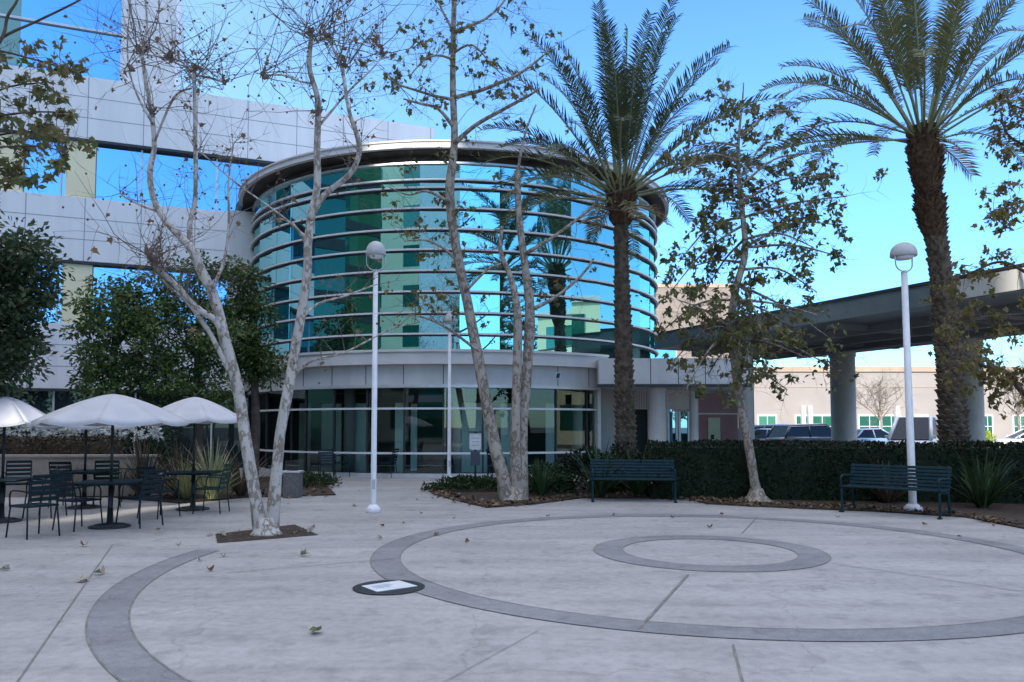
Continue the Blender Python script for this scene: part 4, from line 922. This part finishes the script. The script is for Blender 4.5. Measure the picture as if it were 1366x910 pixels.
# bare young trees in front of the beige building
def bare(label, x, y, h, seed, m=m_twig):
    r_ = random.Random(seed); t = thing('bare_tree', label, 'tree', (x, y, 0)); tr = MB(); tw = MB(); tp = []
    tube4(tr, [(x, y, -.03, .10), (x + .05, y, h * .3, .08), (x, y, h * .45, .07)], 8)
    for _ in range(11):
        d = V((r_.uniform(-1, 1), r_.uniform(-1, 1), r_.uniform(.5, 1.4))); spray(tw, V((x, y, h * r_.uniform(.36, .45))), d, h * r_.uniform(.35, .55), .045, 3, r_, tp, .2, .06)
    tr.build('trunk', m, t); tw.build('twigs', m, t)
bare('small bare tree in front of the beige building right of the canopy column', at(1175, 560, 52).x, 52, 5.2, 3, m_bark2)
bare('bare spreading tree in front of the beige wall at the right edge', at(1358, 560, 50).x, 50, 5.6, 5, m_bark2)
# ================================================================== FURNITURE
# ---- cafe chairs
def make_chair(m):
    t = thing('cafe_chair', 'x', 'chair', (0, 0, 0), 'dark metal chairs around the umbrella tables')
    mb = MB()
    for i in range(7): mb.box((-.18 + i * .06, 0, .45), (.045, .42, .014))
    mb.tube([(-.21, -.22, .44), (.21, -.22, .44), (.21, .22, .44), (-.21, .22, .44), (-.21, -.22, .44)], .012, 6); mb.build('seat', m, t)
    mb = MB()
    for y in (-.21, .21): mb.tube(spline([(-.20, y, .44), (-.24, y, .62), (-.30, y, .87)], 4), .012, 6)
    for k in range(5):
        z = .54 + k * .08; x = -.22 - (z - .54) * .24
        mb.box((x, 0, z), (.012, .42, .055), mat=Matrix.Rotation(-.26, 3, 'Y'))
    mb.tube([(-.30, -.21, .87), (-.305, 0, .875), (-.30, .21, .87)], .014, 6); mb.build('backrest', m, t)
    for x, y in ((-.2, -.21), (-.2, .21), (.2, -.21), (.2, .21)):
        mb = MB(); mb.tube([(x, y, .44), (x * 1.22, y * 1.1, .0)], .012, 6); mb.build('leg', m, t)
    for y in (-.22, .22):
        mb = MB(); mb.tube(spline([(-.25, y, .64), (-.05, y * 1.08, .66), (.16, y * 1.08, .64), (.20, y, .45)], 4), .012, 6); mb.build('armrest', m, t)
    return t
ch0, ch1 = make_chair(m_chair), make_chair(m_chairg)
GC = 'dark metal chairs around the umbrella tables'
def toward(a, b): return math.atan2(b[1] - a[1], b[0] - a[0])
tb = {'a': at(3, 650, 13.0), 'b': at(148, 650, 12.3), 'c': at(258, 640, 14.9), 'd': at(113, 640, 15.2)}
chairs = [(ch0, (44, 716), (-200, 690), 'dark blue chair nearest the camera beside the leftmost umbrella table'),
          (ch0, (104, 706), (150, 700), 'dark blue chair on the left side of the centre umbrella table'),
          (ch0, (186, 702), (150, 700), 'slatted dark blue chair on the right side of the centre umbrella table'),
          (ch1, (142, 676), (150, 700), 'green backed chair behind the centre umbrella table'),
          (ch0, (212, 690), (258, 684), 'dark chair left of the rearmost right umbrella table'),
          (ch1, (282, 684), (258, 684), 'dark green chair right of the table by the variegated flax'),
          (ch0, (60, 690), (4, 690), 'dark chair behind the nearest one with its back to the centre table'),
          (ch0, (90, 676), (113, 672), 'shaded chair left of the half hidden fourth umbrella pole'),
          (ch0, (22, 676), (4, 694), 'shaded dark chair behind the leftmost umbrella table'),
          (ch1, (172, 668), (113, 672), 'shaded chair in front of the brown flax clump')]
used = {}
for k, (pr, px, tg, lab) in enumerate(chairs):
    p = gnd(*px); q = gnd(*tg); place(pr, pr.name in used, lab, (p.x, p.y, 0), toward(p, q), GC); used[pr.name] = 1
for px, az, lab in (((456, 636), .2, 'dark chair standing by the rotunda glass left of the near lamp post'), ((516, 637), 2.9, 'dark chair standing by the rotunda glass right of the near lamp post'), ((664, 639), .3, 'dark chair by the rotunda glass behind the leaning sycamore stem'), ((436, 640), -1.2, 'leftmost dark chair by the rotunda glass')):
    p = gnd(*px); place(ch0, True, lab, (p.x, p.y, 0), az, 'dark chairs along the rotunda glass')
# ---- tables
def make_table():
    t = thing('cafe_table', 'x', 'table', (0, 0, 0), 'square metal tables under the umbrellas')
    mb = MB(); mb.box((0, 0, .70), (.86, .86, .022)); mb.box((0, 0, .678), (.80, .80, .022)); mb.build('tabletop', m_chair, t, bevel=.006)
    mb = MB(); mb.lathe([(.038, .03), (.038, .668)], n=14); mb.build('pedestal', m_blackmetal, t)
    mb = MB(); mb.lathe([(.30, 0), (.30, .02), (.27, .035), (.06, .05), (.05, .09)], n=28); mb.build('base_plate', m_blackmetal, t)
    return t
t0 = make_table()
for k, (key, lab, rz) in enumerate((('a', 'dark square table cut by the left edge of the photo', .1), ('b', 'dark square table under the big centre umbrella', .25), ('c', 'dark square table beside the pale variegated flax plant', .1), ('d', 'dark square table half hidden behind the centre table', -.1))):
    p = tb[key]; place(t0, k > 0, lab, (p.x, p.y, 0), rz, 'square metal tables under the umbrellas')
# ---- umbrellas
def make_umbrella():
    t = thing('patio_umbrella', 'x', 'umbrella', (0, 0, 0), 'pale canvas umbrellas over the tables')
    n = 8; mb = MB(); K = 9
    def prof(f): return .46 * (1 - f ** 1.55) - .02 * math.sin(f * math.pi)
    sub = 6
    for pnl in range(n):
        vs = []
        for k in range(K + 1):
            f = k / K
            for j in range(sub + 1):
                u = j / sub; a = TAU * (pnl + u) / n; sag = 4 * u * (1 - u); r = f * (1 - .06 * sag) + .02
                vs.append((r * math.cos(a), r * math.sin(a), 1.0 + prof(f) - .055 * sag * f))
        q_ = sub + 1; fs = [(k * q_ + j, (k + 1) * q_ + j, (k + 1) * q_ + j + 1, k * q_ + j + 1) for k in range(K) for j in range(sub)]
        mb.add(vs, fs, True); rim = vs[K * q_:]
        mb.add(rim + [(x, y, z - .03) for x, y, z in rim], [(j, q_ + j, q_ + j + 1, j + 1) for j in range(sub)], False)
    c = mb.build('canopy', m_umb, t); sol = c.modifiers.new('cloth', 'SOLIDIFY'); sol.thickness = .006
    for j in range(n):
        a = TAU * j / n; mb = MB(); mb.tube([(r * math.cos(a), r * math.sin(a), 1.0 + prof(r) - .022) for r in (.06, .3, .6, .85, .98)], .010, 5); mb.build('rib', m_blackmetal, t)
    mb = MB(); mb.lathe([(.012, 1.455), (.03, 1.47), (.02, 1.50), (.006, 1.52)], n=12); mb.build('finial', m_blackmetal, t)
    return t
u0 = make_umbrella(); us = []
for key, apex, R_, lab in (('a', 529, .80, 'white lit canvas umbrella cut by the left edge of the photo'), ('b', 526, 1.10, 'largest lavender white umbrella over the centre table'), ('c', 530, .94, 'pale bluish umbrella nearest the bare sycamore'), ('d', 538, .92, 'umbrella mostly hidden behind the large centre one')):
    p = tb[key]; z = at(100, apex, p.y).z
    t = place(u0, bool(us), lab, (p.x, p.y, 0), rnd.uniform(0, .7), 'pale canvas umbrellas over the tables'); us.append((t, z, R_))
for t, z, R_ in us:
    for ch in t.children: ch.scale = (R_, R_, .93); ch.location = (0, 0, z - 1.455 * .93)
    mb = MB(); mb.lathe([(.022, .05), (.022, z - .03)], n=12); o = mb.build('pole', m_blackmetal); o.parent = t
    mb = MB(); mb.lathe([(.22, 0), (.22, .05), (.05, .07), (.04, .3)], n=20); o = mb.build('stand', m_blackmetal); o.parent = t
# ---- benches
def make_bench(L):
    t = thing('park_bench', 'x', 'bench', (0, 0, 0), 'blue slatted benches before the hedge')
    mb = MB()
    for k in range(6): mb.box((0, -.24 + k * .085, .45 + .008 * abs(k - 2.5)), (L, .066, .028))
    mb.build('seat', m_bench, t, bevel=.006)
    mb = MB()
    for k in range(6):
        z = .52 + k * .062; mb.box((0, .25 + (z - .5) * .28, z), (L, .026, .048), mat=Matrix.Rotation(-.27, 3, 'X'))
    mb.build('backrest', m_bench, t, bevel=.005)
    for x in (-L / 2 + .05, L / 2 - .05):
        mb = MB()
        mb.tube(spline([(x, -.27, 0), (x, -.25, .2), (x, -.24, .43), (x, 0, .42), (x, .24, .43), (x, .30, .65), (x, .36, .86)], 4), .026, 8)
        mb.tube(spline([(x, .34, 0), (x, .28, .2), (x, .24, .43)], 4), .026, 8); mb.tube([(x, -.26, .1), (x, .31, .1)], .016, 6)
        mb.box((x, -.27, .012), (.07, .10, .024)); mb.box((x, .34, .012), (.07, .10, .024)); mb.build('side_frame', m_bench, t)
        mb = MB(); mb.tube(spline([(x, -.25, .44), (x, -.28, .60), (x, -.20, .66), (x, .1, .65), (x, .29, .66)], 4), .022, 8); mb.build('armrest', m_bench, t)
    return t
b0 = make_bench(2.0)
def bench(pL, pR, used, lab):
    a, b = gnd(*pL), gnd(*pR); ang = toward(a, b); mid = (a + b) / 2; n_ = V((-math.sin(ang), math.cos(ang), 0)) * .27
    s = (b - a).length / 1.96
    t = place(b0, used, lab, (mid + n_)[:2] + (0,), ang, 'blue slatted benches before the hedge'); t.scale = (s, 1.0, 1.0)
bench((789, 670), (903, 671), False, 'blue slatted bench standing before the strap leaved plants and date palm')
bench((1121, 683), (1256, 693), True, 'blue slatted bench with the white lamp post behind its seat')
# ---- lamp posts
def make_lamp(Hp, r):
    t = thing('lamp_post', 'x', 'lamp post', (0, 0, 0), 'white lamp posts of the plaza')
    mb = MB(); mb.lathe([(r * 1.15, .1), (r, .2), (r * .82, Hp)], n=20); mb.build('pole', m_white, t)
    mb = MB(); mb.lathe([(r * 2.5, 0), (r * 2.5, .07), (r * 2.1, .10), (r * 1.3, .15)], n=24); mb.build('base_flange', m_white, t)
    mb = MB(); mb.box((0, -r * 1.02, .52), (.07, .02, .17)); mb.build('access_cover', m_lampgrey, t)
    w_ = .215; z0 = Hp
    mb = MB(); mb.lathe([(.05, Hp - .03), (.06, Hp), (.03, Hp + .04)], n=16)
    mb.tube([(-w_, 0, z0 + .34)] + [(-w_ * math.cos(a), 0, z0 + .17 - .15 * math.sin(a)) for a in [math.pi * k / 12 for k in range(13)]] + [(w_, 0, z0 + .34)], .013, 8); mb.build('yoke', m_lampgrey, t)
    mb = MB(); mb.lathe([(.225, z0 + .30), (.235, z0 + .31), (.235, z0 + .37)] + [(.23 * math.cos(a), z0 + .37 + .20 * math.sin(a)) for a in [math.pi / 2 * k / 9 for k in range(1, 9)]] + [(.02, z0 + .572)], n=28); sh = mb.build('lamp_shade', m_lampgrey, t)
    mb = MB(); mb.lathe([(.03, z0 + .235), (.13, z0 + .25), (.19, z0 + .298)], n=24); mb.build('lens', m_lens, sh)
    return t
l0 = make_lamp(4.45, .068)
def lamp(px, pyb, py_top, used, lab, tilt=0.0):
    p = gnd(px, pyb); Hh = at(px, py_top, p.y).z; s = Hh / 5.02
    t = place(l0, used, lab, p, .4 if used else .2, 'white lamp posts of the plaza'); t.scale = (1, 1, s) if tilt else (.78, .78, s); t.rotation_euler[1] = tilt
    return t
lamp(498, 684, 322, False, 'white lamp post standing free on the plaza before the rotunda')
lamp(1218, 683, 324, True, 'white lamp post behind the right blue bench with a grey domed head', -.012)
lamp(599, 642, 418, True, 'farther white lamp post close to the rotunda glass by the leaning sycamore')
# ---- sign, plaque, bin
p = gnd(634, 650)
t = thing('sign_post', 'small white notice box on a dark post in the groundcover', 'sign', p)
mb = MB(); mb.box((p.x, p.y, .48), (.05, .05, .97)); mb.build('post', m_blackmetal, t)
z1, z0 = at(634, 578, p.y).z, at(634, 600, p.y).z
mb = MB(); mb.box((p.x, p.y - .035, (z0 + z1) / 2), (.30, .05, z1 - z0)); mb.build('notice_box', m_white, t, bevel=.006)
mb = MB()
for k in range(3): mb.box((p.x, p.y - .064, z0 + .12 + k * .09), (.2, .006, .018))
mb.build('notice_line', m_lampgrey, t)
mb = MB(); mb.box((p.x, p.y - .04, z1 + .03), (.34, .10, .03)); mb.box((p.x, p.y + .01, z1 + .005), (.05, .04, .05)); mb.build('rain_cap', m_blackmetal, t)
mb = MB(); mb.box((p.x, p.y - .03, z0 - .22), (.24, .05, .36)); mb.build('leaflet_box', M('box_grey', (.07, .08, .11), rough=.5), t, bevel=.006)
q = [gnd(a, b) for a, b in ((481, 784.5), (533, 777), (558, 784.5), (502, 792.5))]; c = sum(q, V()) / 4
t = thing('floor_plaque', 'round dark bordered floor plaque with a white square on the ring band', 'plaque', (c.x, c.y, 0))
mb = MB(); mb.lathe([(.345, .006), (.345, .012), (.33, .016)], (c.x, c.y, 0), 40, smooth=False); mb.build('dark_border', m_blackmetal, t)
mb = MB(); mb.prism([(c + (x - c) * .97)[:2] for x in q], .0165, .022); mb.build('white_panel', m_white, t)
mb = MB(); d1 = (q[1] - q[0]); d2 = (q[3] - q[0])
for f in (.3, .45, .6): 
    s = q[0] + d2 * f + d1 * .14; e = q[0] + d2 * f + d1 * (.5 if f > .5 else .62); n_ = d2.normalized() * .012
    mb.poly([(s - n_)[:2] + (.0245,), (e - n_)[:2] + (.0245,), (e + n_)[:2] + (.0245,), (s + n_)[:2] + (.0245,)])
mb.build('faint_text_line', M('faint_ink', (.45, .52, .62)), t)
p = gnd(386, 665)
t = thing('litter_bin', 'grey stone litter bin half hidden behind the bare sycamore trunk', 'litter bin', p)
m_bin = M('bin_stone', (.11, .105, .105), (.16, .155, .15), 12, .85, bump=.4)
mb = MB(); mb.box((p.x, p.y + .25, .27), (.34, .40, .54)); mb.build('body', m_bin, t, bevel=.025)
mb = MB(); mb.box((p.x, p.y + .25, .565), (.36, .42, .045)); mb.build('lid', m_lampgrey, t, bevel=.012)
mb = MB(); mb.lathe([(.11, .589), (.11, .592)], (p.x, p.y + .25, 0), 20, smooth=False); mb.build('opening', m_blackmetal, t)
# ---- planter wall
mb = MB(); mb.prism([(-13.5, 17.5), (-8.0, 17.5), (-8.0, 17.85), (-13.5, 17.85)], 0, .88)
t = tag(mb.build('planter_wall', m_wall, None, (-10.5, 17.5, 0)), 'low tan stone planter wall behind the umbrella tables', 'wall')
mb = MB(); mb.prism([(-13.5, 17.46), (-7.96, 17.46), (-7.96, 17.89), (-13.5, 17.89)], .882, .93); mb.build('coping', m_wall, t)
# ---- parked cars
def car(label, p, rz, paint, kind='sedan', parts=True):
    t = thing('parked_car' if kind != 'van' else 'parked_van', label, 'van' if kind == 'van' else 'car', (0, 0, 0), 'vehicles parked beyond the hedge')
    L, Wd = 4.6, 1.82
    if kind == 'sedan': low = [(-2.3, .55, .78), (-2.15, .30, .92), (-1.5, .24, .97), (-.9, .24, .96), (.7, .24, .92), (1.6, .24, .86), (2.15, .3, .74), (2.3, .45, .62)]; cab = [(-1.75, .97), (-1.15, 1.42), (.1, 1.46), (1.05, .94)]
    elif kind == 'suv': low = [(-2.3, .6, .98), (-2.2, .4, 1.06), (-1.5, .34, 1.08), (-.9, .34, 1.07), (.7, .34, 1.05), (1.6, .34, 1.02), (2.2, .4, .92), (2.3, .55, .74)]; cab = [(-2.2, 1.06), (-1.85, 1.66), (.25, 1.72), (1.1, 1.05)]
    else: low = [(-2.5, .5, 1.1), (-2.45, .35, 1.18), (-1.5, .32, 1.2), (-.9, .32, 1.2), (.7, .32, 1.16), (1.7, .32, 1.0), (2.3, .36, .86), (2.42, .5, .7)]; cab = [(-2.45, 1.19), (-2.3, 2.0), (.45, 2.02), (1.7, 1.04)]
    mb = MB(); vs = []
    for x, z0, z1 in low:
        e = 1 - .10 * max(0, abs(x) - 1.4) ** 1.5; h = Wd / 2 * e
        vs += [(x, -h * .93, z0), (x, h * .93, z0), (x, h, z0 + (z1 - z0) * .35), (x, h, z0 + (z1 - z0) * .7), (x, h * .93, z1), (x, -h * .93, z1), (x, -h, z0 + (z1 - z0) * .7), (x, -h, z0 + (z1 - z0) * .35)]
    n = len(low); fs = [(i * 8 + j, i * 8 + (j + 1) % 8, (i + 1) * 8 + (j + 1) % 8, (i + 1) * 8 + j)[::-1] for i in range(n - 1) for j in range(8)] + [tuple(range(8)), tuple((n - 1) * 8 + j for j in range(7, -1, -1))]
    mb.add(vs, fs, True); mb.build('body', paint, t, bevel=.03)
    (xa, za), (xb, zb), (xc, zc), (xd, zd) = cab; h0, h1 = Wd * .46, Wd * .37
    R4 = lambda x, s, z, top: (x, s * (h1 if top else h0), z)
    mb = MB(); mb.add([R4(xb, -1, zb, 1), R4(xc, -1, zc, 1), R4(xc, 1, zc, 1), R4(xb, 1, zb, 1), (xb + .1, -h1 * .86, zb + .045), (xc - .1, -h1 * .86, zc + .045), (xc - .1, h1 * .86, zc + .045), (xb + .1, h1 * .86, zb + .045)], [(3, 2, 1, 0), (4, 5, 6, 7), (0, 1, 5, 4), (1, 2, 6, 5), (2, 3, 7, 6), (3, 0, 4, 7)])
    for s in (-1, 1):
        for A_, B_ in (((xa, za), (xb, zb)), ((xd, zd), (xc, zc)), ((xb * .45 + xd * .15 - .1, (za + zd) / 2), (xb * .4 + xc * .25 - .05, zb))):
            mb.tube([(A_[0], s * h0, A_[1]), (B_[0], s * h1, B_[1])], (.08 if kind == 'van' else .045), 6)
    mb.build('roof', paint, t)
    for nm, quad in (('windscreen', [(xd, -h0 * .97, zd), (xd, h0 * .97, zd), (xc, h1 * .97, zc), (xc, -h1 * .97, zc)]), ('rear_window', [(xa, h0 * .97, za), (xa, -h0 * .97, za), (xb, -h1 * .97, zb), (xb, h1 * .97, zb)]),
                     ('side_window', [(xa, -h0, za), (xd, -h0, zd), (xc, -h1, zc), (xb, -h1, zb)]), ('side_window', [(xd, h0, zd), (xa, h0, za), (xb, h1, zb), (xc, h1, zc)])):
        mb = MB(); mb.poly(quad); mb.build(nm, m_carglass, t)
    if kind == 'suv':
        for s in (-1, 1):
            mb = MB(); mb.tube([(xa, s * (h0 + .01), za), (xb + .05, s * (h1 + .03), zb - .06), (xc, s * (h1 + .03), zc - .06), (xd, s * (h0 + .01), zd), (xa, s * (h0 + .01), za)], .018, 6); mb.build('window_trim', m_rim, t)
    for x in (-1.42, 1.42):
        for s in (-1, 1):
            mb = MB(); mb.tube([(x, s * .70, .33), (x, s * .90, .33)], .33, 24, smooth=False); wh = mb.build('wheel', m_tyre, t)
            mb = MB(); mb.tube([(x, s * .895, .33), (x, s * .912, .33)], .22, 16, smooth=False); mb.build('rim', m_rim, wh)
    for s in (-1, 1):
        zf = low[-1][2]; mb = MB(); mb.box((low[-1][0] - .07, s * .62, zf - .02), (.16, .36, .12)); mb.build('headlight', m_lens, t, bevel=.02)
        mb = MB(); mb.box((low[0][0] + .05, s * .66, low[0][2] - .1), (.12, .3, .16)); mb.build('tail_light', m_red, t, bevel=.02)
        mb = MB(); mb.box((xd - .15, s * (h0 + .1), zd + .1), (.1, .18, .13)); mb.build('mirror', paint, t, bevel=.02)
    t.location = (p[0], p[1], -.03); t.rotation_euler = (0, 0, rz)
    return t
def paint(n, c): return M(n, c, rough=.28, spec=.5, coat=.8)
pb, pk_, pw, ps = paint('blue_paint', (.03, .10, .26)), paint('black_paint', (.012, .014, .018)), paint('white_car_paint', (.75, .76, .78)), paint('pale_blue_paint', (.24, .36, .50))
def cx(px, Y): return at(px, 570, Y).x
car('mid blue car left of the dark estate behind the hedge', (cx(1022, 44), 44), 2.3, pb)
car('second blue car close behind between the first and the dark estate', (cx(1042, 50), 50), -.9, pb, 'suv')
car('dark sport utility vehicle parked left of the first canopy column', (cx(1085, 41), 41), .25, pk_, 'suv')
car('pale blue low car right of the canopy column', (cx(1162, 46), 46), .3, ps)
car('white van half hidden by the thick palm trunk', (cx(1222, 36), 36), -2.2, pw, 'van')
car('dark low car at the far left end beside the pink building', (cx(975, 42), 42), .1, pk_)
car('white car cut by the right edge beyond the hedge', (cx(1374, 46), 46), 2.9, pw)
# ---- fallen leaves
def dry(px, py, s, m, lab, grp='fallen leaves scattered on the plaza'):
    p = gnd(px, py); mb = MB(); r_ = random.Random(int(px * 7 + py)); a = r_.uniform(0, TAU)
    d = V((math.cos(a), math.sin(a), .12)); leaf(mb, p + V((0, 0, .012)), d, V((0, 0, 1)) + rvec(r_) * .35, s * .72, 'maple')
    mb.v = [(x, y, max(.010, z + .02 * math.sin((x + y) * 60))) for x, y, z in mb.v]
    return tag(mb.build('fallen_leaf', m, None, (p.x, p.y, .01)), lab, 'leaf', grp)
m_tanleaf = M('tan_leaf', (.42, .36, .28), (.30, .24, .17), 20, .8)
m_greenleaf = M('green_leaf', (.26, .30, .12), (.32, .26, .12), 20, .8)
PL = 'pale dry curled sycamore leaf lying on the bare concrete'
dry(429, 843, .17, m_greenleaf, 'greenish leaf lying alone in the foreground concrete')
dry(120, 776, .19, m_tanleaf, 'front one of two pale leaves on the long joint line'); dry(140, 767, .17, m_tanleaf, 'back one of two pale leaves on the long joint line')
dry(400, 742, .17, m_tanleaf, 'pale leaf lying just in front of the soil pit'); dry(14, 761, .15, m_tanleaf, 'pale leaf near the left edge in front of the tables')
dry(110, 730, .15, m_dryleaf, 'brown leaf lying before the centre umbrella table')
for px, py in ((297, 744), (282, 763), (265, 748), (511, 703), (510, 720), (563, 686), (604, 692), (620, 724), (385, 673), (470, 676), (540, 699), (580, 715), (730, 690), (820, 688), (898, 692), (945, 705), (960, 688), (1115, 690), (1230, 700), (1276, 718), (240, 728), (215, 707), (480, 655), (555, 668)):
    dry(px, py, rnd.uniform(.08, .13), rnd.choice((m_tanleaf, m_dryleaf)), PL)
for px, py in ((275, 715), (302, 717), (410, 711), (414, 705), (392, 713)): dry(px, py, .15, m_tanleaf, 'pale dry leaf caught at a corner of the square soil pit')
mb = MB(); rl = random.Random(5)
edge = [(575, 657), (600, 667), (650, 678), (715, 673), (775, 665), (915, 666), (945, 673), (1000, 676), (1090, 680), (1170, 683), (1290, 691), (1366, 706)]
for _ in range(900):
    k = rl.randrange(len(edge) - 1); f = rl.random(); px = edge[k][0] + (edge[k + 1][0] - edge[k][0]) * f; py = edge[k][1] + (edge[k + 1][1] - edge[k][1]) * f
    p = gnd(px, py) + V((rl.gauss(0, .15), rl.uniform(-.05, .75), 0)); z = .032 if p.y > gnd(px, py).y else .006
    a = rl.uniform(0, TAU); leaf(mb, V((p.x, p.y, z + .01)), V((math.cos(a), math.sin(a), rl.uniform(-.1, .5))), V((0, 0, 1)) + rvec(rl) * .5, rl.uniform(.06, .13), rl.choice(('maple', 'oval')))
for _ in range(300):
    p = gnd(rl.uniform(150, 446), rl.uniform(640, 666)); a = rl.uniform(0, TAU); leaf(mb, V((p.x, p.y, .035)), V((math.cos(a), math.sin(a), .2)), V((0, 0, 1)) + rvec(rl) * .5, rl.uniform(.06, .12), 'maple')
for _ in range(60):
    f, g_ = rl.random(), rl.random(); p = gnd(287 + 106 * f + 32 * g_ * f, 713 - 13 * f + 12 * g_ * (1 - f) + 14 * g_ * f); a = rl.uniform(0, TAU); leaf(mb, V((p.x, p.y, .02)), V((math.cos(a), math.sin(a), .2)), V((0, 0, 1)), rl.uniform(.03, .07), 'oval')
tag(mb.build('leaf_litter', m_litter), 'brown leaf litter strewn along the planting beds', 'leaf litter', kind='stuff')
